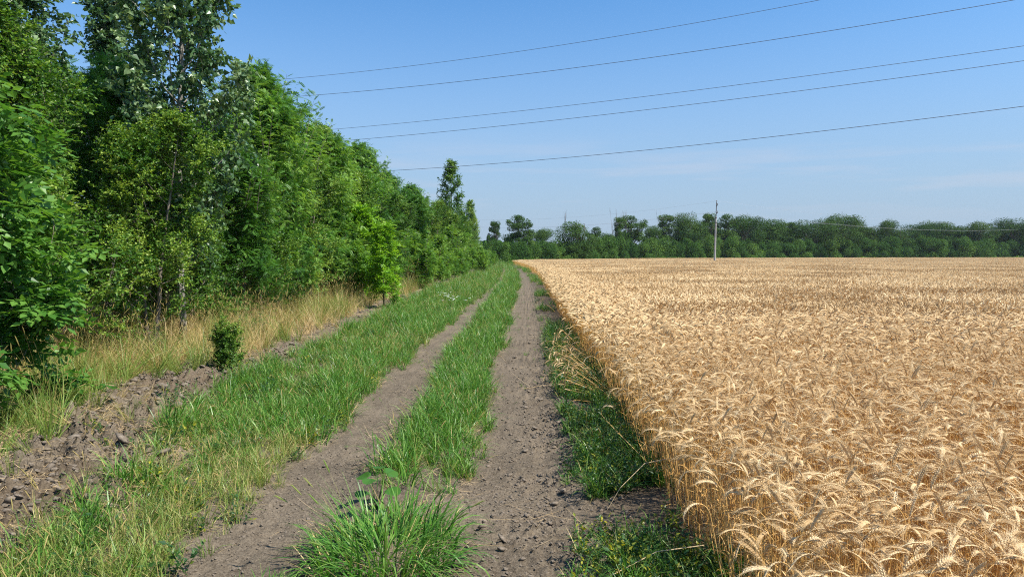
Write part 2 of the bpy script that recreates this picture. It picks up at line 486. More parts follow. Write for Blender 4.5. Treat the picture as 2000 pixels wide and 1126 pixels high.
# ------------------------------------------------------------------ grass blades and tufts
def blades(g, base, az, th0, kap, Ln, wd, tint, mi=0, segs=5, r=rng):
    n = len(base)
    t = np.linspace(0, 1, segs)
    th = th0[:, None] + kap[:, None] * t[None] ** 1.3
    ds = Ln[:, None] / (segs - 1)
    h = np.concatenate([np.zeros((n, 1)), np.cumsum(np.sin(th[:, :-1]) * ds, 1)], 1)
    z = np.concatenate([np.zeros((n, 1)), np.cumsum(np.cos(th[:, :-1]) * ds, 1)], 1)
    dx, dy = np.cos(az), np.sin(az)
    P = np.stack([base[:, 0:1] + h * dx[:, None], base[:, 1:2] + h * dy[:, None], base[:, 2:3] + z], -1)
    tw = az + np.pi / 2 + r.normal(0, 0.5, n)
    W = np.stack([np.cos(tw), np.sin(tw), r.normal(0, 0.15, n)], -1)
    prof = np.array([0.65, 1.0, 0.9, 0.6, 0.05]) if segs == 5 else np.interp(t, [0, .3, .7, 1], [.65, 1, .8, .05])
    O = W[:, None, :] * (wd[:, None] * prof[None])[..., None] * 0.5
    VV = np.stack([P - O, P + O], 2).reshape(n, -1, 3)
    F = []
    for i in range(segs - 1): F.append((2 * i, 2 * i + 1, 2 * i + 3, 2 * i + 2))
    F = np.array(F)[None] + (np.arange(n) * segs * 2)[:, None, None]
    g.add(VV.reshape(-1, 3), F.reshape(-1, 4), np.repeat(tint, segs - 1), mi)
    return P


def tuft(r, n, Lm, wm, rad, lean=0.5, kap=0.9, t0=0.1, t1=0.9, heads=0, hm=1, dead=False):
    g = Geo()
    a = r.uniform(0, 2 * np.pi, n); rr = rad * np.sqrt(r.random(n))
    base = np.stack([rr * np.cos(a), rr * np.sin(a), np.full(n, -0.01)], 1)
    az = a + r.normal(0, 1.5, n)
    blades(g, base, az, np.abs(r.normal(0.1, lean, n)) * 0.6, np.abs(r.normal(kap, 0.5, n)), Lm * r.uniform(0.3, 1.15, n), wm * r.uniform(0.7, 1.25, n), r.uniform(t0, t1, n), r=r)
    if dead:
        nd = max(2, int(n * .15)); a = r.uniform(0, 2 * np.pi, nd)
        base = np.stack([rad * np.cos(a), rad * np.sin(a), np.full(nd, -.005)], 1)
        blades(g, base, a + r.normal(0, 1, nd), r.uniform(.5, 1.5, nd), r.normal(.6, .4, nd), Lm * r.uniform(.3, .8, nd), wm * r.uniform(.5, .9, nd), r.uniform(0, .9, nd), 2, r=r)
    if heads:
        a = r.uniform(0, 2 * np.pi, heads)
        base = np.stack([rad * .6 * np.cos(a), rad * .6 * np.sin(a), np.zeros(heads)], 1)
        P = blades(g, base, a, np.abs(r.normal(0.1, 0.15, heads)), r.uniform(0.2, 0.9, heads), Lm * r.uniform(1.0, 1.5, heads), np.full(heads, 0.0022), np.full(heads, 0.3), hm, r=r)
        for i in range(heads):
            e = P[i, -1]; d = unit(P[i, -1] - P[i, -2])
            tube(g, [e - d * 0.02, e + d * 0.01, e + d * 0.035, e + d * 0.055 + [0, 0, -.004]], [0.001, 0.0032, 0.003, 0.0008], 4, 0.15, hm)
    return g


r = np.random.default_rng(5)
T = [source("tuft_a%02d" % i, tuft(r, 26, 0.36, 0.0078, 0.06, 0.9, 1.5, 0.0, 0.9, heads=(i % 4 == 0) * 1, dead=True), [M_grass, M_grassy, M_dry]) for i in range(7)]
T += [source("tuft_b%02d" % i, tuft(r, 20, 0.27, 0.005, 0.055, 0.7, 1.1, 0.0, 0.95, heads=1, dead=True), [M_grassy, M_dry, M_dry]) for i in range(4)]
src_coll("grass", T)          # 0-6 green, 7-10 yellow green
T = [source("dry_a%02d" % i, tuft(r, 26, 0.62, 0.0045, 0.07, 0.45, 0.9, 0.1, 1.0, heads=4, hm=0), [M_dry]) for i in range(5)]
T += [source("dry_b%02d" % i, tuft(r, 26, 0.60, 0.006, 0.07, 0.35, 0.8, 0.0, 0.9, heads=3), [M_grassy, M_dry]) for i in range(4)]
src_coll("tall", T)           # 0-4 dry, 5-8 yellow green


def litter_src(r, n, rad, Lm):
    g = Geo()
    p = np.stack([r.normal(0, rad, n), r.normal(0, rad, n), np.abs(r.normal(0.008, 0.012, n))], 1)
    blades(g, p, r.uniform(0, 6.28, n), r.uniform(1.35, 1.65, n), r.normal(0, 0.25, n), Lm * r.uniform(0.4, 1.3, n), 0.0035 * r.uniform(0.6, 1.4, n), r.uniform(0, 1, n), r=r)
    return g


src_coll("litter", [source("litter%02d" % i, litter_src(r, 34, 0.10, 0.10), M_straw) for i in range(4)] + [source("strand%02d" % i, litter_src(r, 2, 0.03, 0.5), M_straw) for i in range(3)])


def clod(r, s=1.0):
    a = []
    g = Geo()
    nlat, nlon = 6, 8
    vs = []
    for i in range(nlat + 1):
        for j in range(nlon):
            ph = np.pi * i / nlat; th = 2 * np.pi * j / nlon
            vs.append((np.sin(ph) * np.cos(th), np.sin(ph) * np.sin(th), np.cos(ph)))
    vs = np.array(vs)
    dirs = unit(r.normal(size=(7, 3))); off = r.uniform(0.55, 0.95, 7)
    for d_, o_ in zip(dirs, off):
        dd = vs @ d_; ov = np.maximum(dd - o_, 0); vs = vs - ov[:, None] * d_
    vs = vs * np.array([1, r.uniform(.6, 1), r.uniform(.35, .65)]) * (1 + 0.17 * r.normal(size=(len(vs), 1)) * (np.abs(vs[:, 2:3]) < .99))
    F = [(i * nlon + j, (i + 1) * nlon + j, (i + 1) * nlon + (j + 1) % nlon, i * nlon + (j + 1) % nlon) for i in range(nlat) for j in range(nlon)]
    g.add(vs * s, F)
    return g


src_coll("clods", [source("clod%02d" % i, clod(r), M_clod, True) for i in range(8)])

# leaf templates (Y along the leaf)
LEAF_OV = (np.array([(0, 0, 0), (0.27, 0.38, 0.04), (-0.27, 0.38, 0.04), (0, 0.42, -0.03), (0, 1, -0.06)]), np.array([(0, 1, 3), (0, 3, 2), (3, 1, 4), (3, 4, 2)]))
LEAF_DELTA = (np.array([(0, -0.25, 0), (0.42, 0.22, 0.05), (-0.42, 0.22, 0.05), (0, 0.15, -0.03), (0, 1, -0.05), (0, 0, 0)]), np.array([(5, 1, 3), (5, 3, 2), (3, 1, 4), (3, 4, 2)]))


def pinnate(npair, leaflet, lw, droop=0.25, spread_=0.9, taper=True):
    """compound leaf of unit length"""
    VV = []; FF = []; n = 0
    tv, tf = LEAF_OV
    for i in range(npair + 1):
        s = (0.22 + 0.70 * i / npair)
        terminal = (i == npair)
        for sd_ in ((-1, 1) if not terminal else (0,)):
            d = unit(np.array([sd_ * spread_, 0.45 if not terminal else 1.0, -0.12]))
            Mx = frames(d[None], np.array([[0.15 * sd_, 0, 1.0]]))[0]
            sz = leaflet * (1 - 0.25 * abs(s - 0.6) if taper else 1)
            t_ = tv * np.array([lw, 1, 1]) * sz
            v = t_ @ Mx.T + np.array([0, s, -droop * s * s])
            VV.append(v); FF.append(tf + n); n += len(v)
    # rachis
    q = np.array([(0.008, 0, 0), (-0.008, 0, 0), (-0.004, .95, -droop * .9), (0.004, .95, -droop * .9)])
    VV.append(q); FF.append(np.array([(0, 1, 2), (0, 2, 3)]) + n)
    return np.concatenate(VV), np.concatenate(FF)


def weed_src(r, n, Lm, tmax):
    g = Geo()
    for k in range(n):
        a = r.uniform(0, 6.28); L_ = Lm * r.uniform(.5, 1.2); th = abs(r.normal(.6, .35))
        d = np.array([math.cos(a) * math.sin(th), math.sin(a) * math.sin(th), math.cos(th)])
        p0 = np.array([r.normal(0, .03), r.normal(0, .03), 0])
        ts = np.linspace(0.15, 1, 9)
        P = p0 + ts[:, None] * L_ * d
        tube(g, [p0, p0 + d * L_ * .5, p0 + d * L_], [0.0018, 0.0014, 0.0006], 3, .4)
        ang = r.uniform(0, 6.28, 9)
        dd = unit(np.stack([np.cos(ang), np.sin(ang), np.full(9, .4)], 1) + d * .3)
        place(g, LEAF_OV[0], LEAF_OV[1], frames(dd, np.array([0, 0, 1.0]) + r.normal(0, .4, (9, 3))), P, r.uniform(0, tmax, 9), 0, r.uniform(.02, .038, 9))
    return g


src_coll("weeds", [source("weed_a%02d" % i, weed_src(r, 9, 0.20, 0.75), M_weed) for i in range(3)] + [source("weed_b%02d" % i, weed_src(r, 9, 0.16, 1.15), M_weed) for i in range(3)])

r = np.random.default_rng(21)


def put(name, key, p, idx, smin, smax, label, cat, tilt=0.12, dz=0.0, far=None, rr=None):
    n = len(p)
    W = to_world(p, dz)
    rot = np.stack([r.normal(0, tilt, n), r.normal(0, tilt, n), r.uniform(0, 6.28, n)], 1)
    s = r.uniform(smin, smax, n) * (.72 + .56 * fbm(p[:, 0] * 2.2, p[:, 1] * 1.8, 311))
    if far: s = s * np.where(p[:, 1] > far, (p[:, 1] / far) ** 0.45, 1)
    return scatter(name, SRC[key], W, rot, s, idx, label, cat)


def patchy(sc_, seed, lo, hi):
    return lambda u, y: sstep(lo, hi, fbm(u * sc_, y * sc_, seed))


# verge grass left of the track
def kv(u, y):
    e = (fbm(y * 0.9, u * 0.5, 12) - 0.5) * 0.35
    k = band(u + e, verge_left(y), -1.98 + .12 * sstep(20, 34, y), 0.14)
    return k * (0.30 + 0.70 * sstep(0.34, 0.47, fbm(u * 1.6, y * 1.2, 15))) * (.5 + .5 * sstep(.40, .52, fbm(u * 4.5, y * 4.5, 16)))


p = spread_pts(lambda y: verge_left(y) - .5, -1.4, 2.2, 130, 210, kv, 9)
yel = (r.random(len(p)) < 0.22 + 0.45 * sstep(0.5, 0.7, fbm(p[:, 0], p[:, 1], 71)) + 0.45 * (p[:, 1] < 6.5))
idx = np.where(yel, r.integers(7, 11, len(p)), r.integers(0, 7, len(p)))
put("verge_grass", "grass", p, idx, 0.38, 1.08, "green grass with yellow seed heads on the verge left of the left wheel rut", "grass", far=12)


# grass strip between the ruts
def km(u, y):
    e = (fbm(y * 1.1, u * 0.5, 32) - 0.5) * 0.35
    gap = 1 - 0.85 * band(y, 4.9, 5.5, 0.15)
    clump = .25 + .75 * sstep(.40, .52, fbm(u * 4, y * 4, 36))
    return clump * band(u + e, -1.15 - .22 * sstep(7, 12, y), -0.50 + .10 * sstep(24, 40, y), 0.10) * (0.25 + 0.75 * sstep(0.28, 0.45, fbm(u * 2, y * 1.0, 35))) * gap


p = spread_pts(-2.0, 0.1, 5.0, 130, 185, km, 9)
idx = np.where(r.random(len(p)) < 0.16, r.integers(7, 11, len(p)), r.integers(0, 7, len(p)))
put("strip_grass", "grass", p, idx, 0.5, 1.05, "strip of green grass growing between the two wheel ruts", "grass", far=12)

# small low sprouts on the ruts
p = spread_pts(-2.1, 0.4, 2.4, 40, 5, patchy(1.4, 91, 0.5, 0.7))
put("rut_sprouts", "grass", p, r.integers(0, 9, len(p)), 0.12, 0.3, "sparse tiny grass sprouts on the bare wheel ruts", "grass")


# weeds beside the wheat
def kr(u, y):
    e = (fbm(y * 0.8, u, 42) - 0.5) * 0.5
    return sstep(0.27, 0.50, u + e) * (0.03 + 0.97 * sstep(0.50, 0.60, fbm(u * 1.0, y * 0.55, 44) + 0.22 * band(y, 2.5, 4.4) + 0.2 * band(y, 5.0, 7.5)))


p = spread_pts(0.1, 1.15, 2.2, 40, 95, kr, 9)
near = p[:, 1] < 4.6
idx = np.where(near & (r.random(len(p)) < 0.75), r.integers(3, 6, len(p)), r.integers(0, 3, len(p)))
put("roadside_weeds", "weeds", p, idx, 0.6, 1.25, "low leafy weeds with yellow tips at the foot of the wheat", "weeds")
p = spread_pts(0.10, 1.1, 2.2, 120, 85, kr, 9)
put("field_edge_grass", "grass", p, r.integers(0, 9, len(p)), 0.35, 0.85, "thin dark green grass in the shade of the wheat edge", "grass", far=12)


p = spread_pts(-3.9, -1.9, 2.3, 26, 16, patchy(1.3, 93, .48, .62), 9)
put("verge_weeds", "weeds", p, r.integers(0, 4, len(p)), 0.5, 1.3, "small broad leaved weeds mixed into the verge grass", "weeds")


# tall dry grass under the trees
def kd(u, y):
    e = (fbm(u * .6, y * .6, 52) - 0.5) * 0.8
    return band(u + e, -9.5, verge_left(y) - 1.0 + .35 * sstep(8, 11, y), 0.25) * (0.3 + 0.7 * sstep(0.3, 0.5, fbm(u * .9, y * .9, 55)))


p = spread_pts(-9.5, lambda y: verge_left(y) - .4, 3.0, 36, 42, kd, 12)
yel = r.random(len(p)) < 0.18 + 0.75 * sstep(0.44, 0.55, fbm(p[:, 0] * .5, p[:, 1] * .45, 58)) + .5 * (p[:, 1] < 8.5)
idx = np.where(yel, r.integers(5, 9, len(p)), r.integers(0, 5, len(p)))
put("dry_grass", "tall", p, idx, 0.55, 1.2, "tall dry golden grass along the foot of the tree belt", "dry grass", tilt=0.38, far=14)
p = spread_pts(lambda y: verge_left(y) - 1.3, lambda y: verge_left(y) + .1, 3.0, 40, 16, patchy(.9, 59, .45, .65), 12)
put("clod_grass", "tall", p, r.integers(0, 9, len(p)), 0.25, 0.6, "scattered short tufts of dry grass among the soil clods", "dry grass", tilt=0.55)

# straw litter
p = spread_pts(lambda y: verge_left(y) - 1.6, lambda y: verge_left(y) + .3, 2.6, 34, 36, patchy(.8, 61, 0.42, 0.58), 9)
q = spread_pts(-2.2, 1.0, 2.4, 30, 3.0, patchy(.9, 62, 0.45, 0.65), 9)
q2 = spread_pts(.0, .85, 2.4, 30, 8.0, patchy(.8, 63, .3, .6), 9)
idx = np.concatenate([r.integers(0, 4, len(p)), r.integers(4, 7, len(q)), r.integers(4, 7, len(q2))])
p = np.concatenate([p, q, q2])
sc_ = np.concatenate([r.uniform(.7, 1.3, len(p) - len(q) - len(q2)), r.uniform(.25, .9, len(q) + len(q2))])
th_ = np.concatenate([spread_pts(-3.6, -2.0, 2.3, 30, 40, patchy(1.2, 67, .38, .55), 9), spread_pts(-1.4, -.45, 3, 30, 14, patchy(1.2, 69, .42, .6), 9)])
idx = np.concatenate([idx, r.integers(0, 4, len(th_))]); sc_ = np.concatenate([sc_, r.uniform(.5, 1.1, len(th_))]); p = np.concatenate([p, th_])
W = to_world(p, 0.012)
scatter("straw_litter", SRC["litter"], W, np.stack([r.normal(0, .08, len(p)), r.normal(0, .08, len(p)), r.uniform(0, 6.28, len(p))], 1), sc_, idx, "loose yellow straws lying on the soil beside and on the track", "straw")

# clods and crumbs
p1 = spread_pts(lambda y: verge_left(y) - 1.4, lambda y: verge_left(y) + .25, 2.6, 34, 700, patchy(1.2, 64, .30, .55), 8)
s1 = np.exp(r.normal(math.log(0.0115), 0.6, len(p1)))
p2 = spread_pts(-0.55, 0.75, 2.3, 16, 3200, lambda u, y: .25 + .75 * sstep(.42, .6, fbm(u * 1.5, y * 1.5, 65)) * sstep(-.3, .3, u), 4)
s2 = np.exp(r.normal(math.log(0.006), 0.6, len(p2)))
p3 = spread_pts(-2.2, -1.2, 2.3, 14, 900, patchy(1.5, 68, .40, .65), 4.5)
s3 = np.exp(r.normal(math.log(0.0055), 0.45, len(p3)))
p = np.concatenate([p1, p2, p3]); s = np.concatenate([s1, s2, s3])
W = to_world(p); W[:, 2] += s * 0.25
scatter("soil_clods", SRC["clods"], W, r.uniform(-.5, .5, (len(p), 3)) + [0, 0, 3], s, r.integers(0, 8, len(p)), "loose crumbly clods of grey brown soil on the track and along the verge", "soil clods")

# ------------------------------------------------------------------ wheat
SP_V = np.array([(0, 0, 0), (.5, .45, 0), (0, .4, .4), (-.5, .45, 0), (0, .4, -.4), (0, 1, 0)])
SP_F = np.array([(0, 1, 2), (0, 2, 3), (0, 3, 4), (0, 4, 1), (5, 2, 1), (5, 3, 2), (5, 4, 3), (5, 1, 4)])


def arc_path(r, hmin=.60, hmax=.69, bend=None):
    h = r.uniform(hmin, hmax); th = abs(r.normal(.05, .05))
    q = r.random(); az = (math.pi + r.normal(0, .8)) if q < .5 else (r.normal(0, .8) if q < .8 else r.uniform(0, 6.28))
    if bend == 'keep': az = 0.0; bend = None
    bend = r.choice([r.uniform(.4, 1.0), r.uniform(1.4, 2.4), r.uniform(2.0, 2.9)], p=[.14, .52, .34]) if bend is None else bend
    pts = [np.zeros(3)]; ths = []
    segs = [h * .35, h * .35, h * .3] + [.022] * 4 + [.0215] * 5
    cur = th; tot = len(segs)
    for i, s in enumerate(segs):
        if i >= 3: cur = th + (bend - th) * min(1, ((i - 2) / 9) ** 1.1)
        pts.append(pts[-1] + s * np.array([math.sin(cur), 0, math.cos(cur)]))
    P = np.array(pts)
    c, s_ = math.cos(az), math.sin(az)
    P = np.stack([P[:, 0] * c, P[:, 0] * s_, P[:, 2]], 1)
    return P, az


def stalk(g, r, base, P, az, tint, lod=0, awn=1.0):
    P = P + base
    earL = P[7:13]
    if lod == 0:
        tube(g, P[:8], np.array([.0022, .002, .0018, .0015, .0013, .0012, .0011, .001]), 3, tint, 1)
    else:
        W = np.array([-math.sin(az), math.cos(az), 0]) * .0016
        q = P[[0, 3, 5, 7]] if lod == 1 else P[[2, 3, 5, 7]]
        VV = np.concatenate([q - W, q + W]); k = len(q)
        g.add(VV, [(i, i + 1, k + i + 1, k + i) for i in range(k - 1)], tint, 1)
    side0 = np.array([-math.sin(az), math.cos(az), 0.0])
    roll = r.uniform(-.9, .9)
    tt = np.linspace(0, 1, 11 if lod == 0 else 5)
    ip = np.stack([np.interp(tt * 5, np.arange(6), earL[:, k]) for k in range(3)], 1)
    tg = unit(np.gradient(ip, axis=0))
    sd_ = unit(np.cross(tg, np.cross(side0, tg)) * math.cos(roll) + np.cross(side0, tg) * math.sin(roll))
    if lod == 0:
        for s in (-1, 1):
            pos = ip[:10] + (tg[:10] * .0045 if s > 0 else 0)
            d = unit(tg[:10] + s * .42 * sd_[:10])
            sz = np.interp(np.arange(10), [0, 2, 7, 9], [.012, .017, .017, .012]) * r.uniform(.92, 1.1)
            nrm = np.cross(d, sd_[:10])
            place(g, SP_V * np.array([.50, 1, .50]), SP_F, frames(d, nrm), pos, tint + r.uniform(-.25, .15, 10), 0, sz)
            a0 = pos + d * sz[:, None] * .9
            ad = unit(tg[:10] + s * .55 * sd_[:10] + r.normal(0, .13, (10, 3)))
            for rep_ in range(2):
                ad = unit(tg[:10] + s * .5 * sd_[:10] + r.normal(0, .17, (10, 3)))
                aL = awn * r.uniform(.025, .06, 10)[:, None]
                wv = unit(np.cross(ad, r.normal(size=3))) * .00045
                VV = np.stack([a0 - wv, a0 + wv, a0 + ad * aL + [0, 0, .002]], 1)
                g.add(VV.reshape(-1, 3), np.arange(30).reshape(10, 3), tint + .1, 0)
    else:
        rad = np.array([.003, .0085, .009, .0075, .001])
        tube(g, ip, rad, 3, tint, 0)
        for s in (-1, 1):
            for k in (1, 2, 3, 4):
                a0 = ip[k]; ad = unit(tg[k] + s * .6 * sd_[k] + r.normal(0, .1, 3)); wv = tg[k] * .0022
                g.add([a0 - wv, a0 + wv, a0 + ad * r.uniform(.03, .055)], [(0, 1, 2)], tint + .3, 0)


def dry_leaf(g, r, P, n):
    for k in range(n):
        i = r.integers(1, 3); b = P[i][None] + 0.0
        a = r.uniform(0, 6.28, 1)
        blades(g, b, a, r.uniform(.5, 1.0, 1), r.uniform(1.0, 2.2, 1), r.uniform(.08, .16, 1), r.uniform(.004, .007, 1), r.uniform(.1, .6, 1), 1, r=r)


r = np.random.default_rng(33)
NV = 28
T = []
for i in range(NV):
    g = Geo(); P, az = arc_path(r, bend='keep'); stalk(g, r, np.zeros(3), P, az, r.uniform(.25, .9), 0); dry_leaf(g, r, P, 2)
    T.append(source("stalk%02d" % i, g, [M_ear, M_stem]))
for i in range(8):
    g = Geo()
    for k in range(1):
        P, az = arc_path(r, bend='keep'); stalk(g, r, np.zeros(3), P, az, r.uniform(.15, .6), 1); dry_leaf(g, r, P, 1)
    T.append(source("thin%02d" % i, g, [M_ear, M_stem]))
src_coll("stalks", T)
T = []
PS = 3.0
for i in range(4):
    g = Geo()
    n = int(PS * PS * 400)
    for k in range(n):
        P, az = arc_path(r)
        P = P * np.array([1, 1, 1])
        stalk(g, r, np.array([r.uniform(-PS / 2, PS / 2), r.uniform(-PS / 2, PS / 2), 0]), P, az, r.uniform(.1, .9), 2)
    T.append(source("patch%02d" % i, g, [M_ear, M_stem]))
src_coll("patches", T)

EDGE = 0.97


def far_edge(x):
    return np.interp(x, [-60, -5, 8, 28, 80, 150, 260], [100, 118, 135, 165, 195, 215, 250])


def edge_u(y):       # wavering left border of the crop
    return EDGE + (fbm(y * .7, 3.3 + 0 * y, 81) - .5) * 0.16 + 0.1 * (fbm(y * 3.1, 9.3 + 0 * y, 82) - .5)


def crop_z(x, y):
    a = 1.0 + 0.05 * (fbm(x * .12, y * .10, 84) - .5) + 0.07 * (fbm(x * .5, y * .4, 85) - .5)
    tram = sstep(0.42, 0.30, fbm(x * .022 + 7, y * .13 + 3, 86)) * sstep(20, 40, y)
    return a - 0.015 * tram


PATCH0 = 12.0
pts = []
# near field: stalk by stalk
n = 70000
xy = np.stack([r.uniform(0.6, 15, n * 2), r.uniform(.4, PATCH0 + .0, n * 2)], 1)
k = (xy[:, 0] > edge_u(xy[:, 1])) & (xy[:, 0] < 0.85 * xy[:, 1] + 3.0)
near = xy[k]
# thin to about 420 per m2 (full density is n*2/area)
dens = n * 2 / (14.4 * (PATCH0 - .4))
near = near[r.random(len(near)) < 430 / dens]
# edge strip beyond
U0 = 2.4
strip = spread_pts(0.6, U0, PATCH0, 118, 430, None, 22, r)
strip = strip[strip[:, 0] > edge_u(strip[:, 1])]
strip_far = strip[:, 1] > 22
P_near = np.stack([near[:, 0] + road_c(near[:, 1]), near[:, 1]], 1)
P_st = np.stack([strip[:, 0] + road_c(strip[:, 1]), strip[:, 1]], 1)
A = np.concatenate([P_near, P_st])
uu = np.concatenate([near[:, 0], strip[:, 0]])
idx = np.concatenate([np.where(near[:, 1] < r.uniform(6.5, 13, len(near)), r.integers(0, NV, len(near)), r.integers(NV, NV + 8, len(near))), r.integers(NV, NV + 8, len(strip))])
n = len(A)
de = uu - edge_u(A[:, 1])
out = np.exp(-np.maximum(de, 0) / .10)             # the outer stalks lean over the border
tx = r.normal(0, .06, n); ty = r.normal(-0.01, .05, n) - out * np.abs(r.normal(.09, .07, n))
wild = (de < .12) & (r.random(n) < .012)
ty = np.where(wild, ty - r.uniform(.2, .9, n), ty)
# a lodged sheaf that has fallen out over the track edge
lod = (de < .22) & (A[:, 1] > 8.2) & (A[:, 1] < 12.5) & (r.random(n) < .28)
ty = np.where(lod, -r.uniform(.8, 1.45, n), ty)
hz = crop_z(A[:, 0], A[:, 1]) * r.normal(1, .03, n) * np.where(de < .3, .98, 1)
hz = np.clip(hz, .7, 1.15)
S = np.stack([np.ones(n), np.ones(n), hz], 1)
# keep yaw inside the instance: rotate about Z first, then lean
rot = np.zeros((n, 3))
qq = r.random(n)
yaw = np.where(qq < .5, np.pi + r.normal(0, .8, n), np.where(qq < .8, r.normal(0, .8, n), r.uniform(0, 6.28, n)))
for_e = np.stack([tx, ty, yaw], 1)
# Euler XYZ applies X, then Y, then Z; a lean towards -X must be given in the stalk's own yawed frame
lx, ly = np.sin(ty), -np.sin(tx)                 # lean vector in world
c, s_ = np.cos(-yaw), np.sin(-yaw)
bx = lx * c - ly * s_; by = lx * s_ + ly * c
rot[:, 1] = np.arcsin(np.clip(bx, -1, 1)); rot[:, 0] = -np.arcsin(np.clip(by / np.maximum(np.cos(rot[:, 1]), .2), -1, 1)); rot[:, 2] = yaw
Wz = gh(uu, A[:, 1], False)
scatter("wheat", SRC["stalks"], np.stack([A[:, 0], A[:, 1], Wz - .01], 1), rot, S, idx, "ripe golden wheat with nodding ears filling the field right of the track", "wheat")
# far field in dense patches
pc = []
for j in range(int((250 - PATCH0) / PS) + 1):
    yc = PATCH0 + PS / 2 + j * PS
    x0 = float(road_c(yc)) + U0 + PS / 2
    nx = int((0.8 * yc + 14) / PS) + 1
    for i in range(nx):
        xc = x0 + i * PS
        if yc > far_edge(xc): continue
        pc.append((xc, yc))
pc = np.array(pc); n = len(pc)
gx, gy = np.meshgrid([-.5, .5], [-.5, .5])
S = np.stack([np.full(n, 1.02), np.full(n, 1.02), crop_z(pc[:, 0], pc[:, 1])], 1)
rot = np.stack([np.zeros(n), np.zeros(n), r.integers(0, 2, n) * np.pi], 1)
scatter("wheat_field", SRC["patches"], np.stack([pc[:, 0], pc[:, 1], np.full(n, -.01)], 1), rot, S, r.integers(0, 4, n), "ripe wheat stretching far away to the green tree line", "wheat")


# ------------------------------------------------------------------ trees
def empty(name, loc, rz=0.0, s=1.0):
    o = bpy.data.objects.new(name, None); COL.objects.link(o)
    o.location = loc; o.rotation_euler = (0, 0, rz); o.scale = (s, s, s) if np.isscalar(s) else s
    o.empty_display_size = .2
    return o


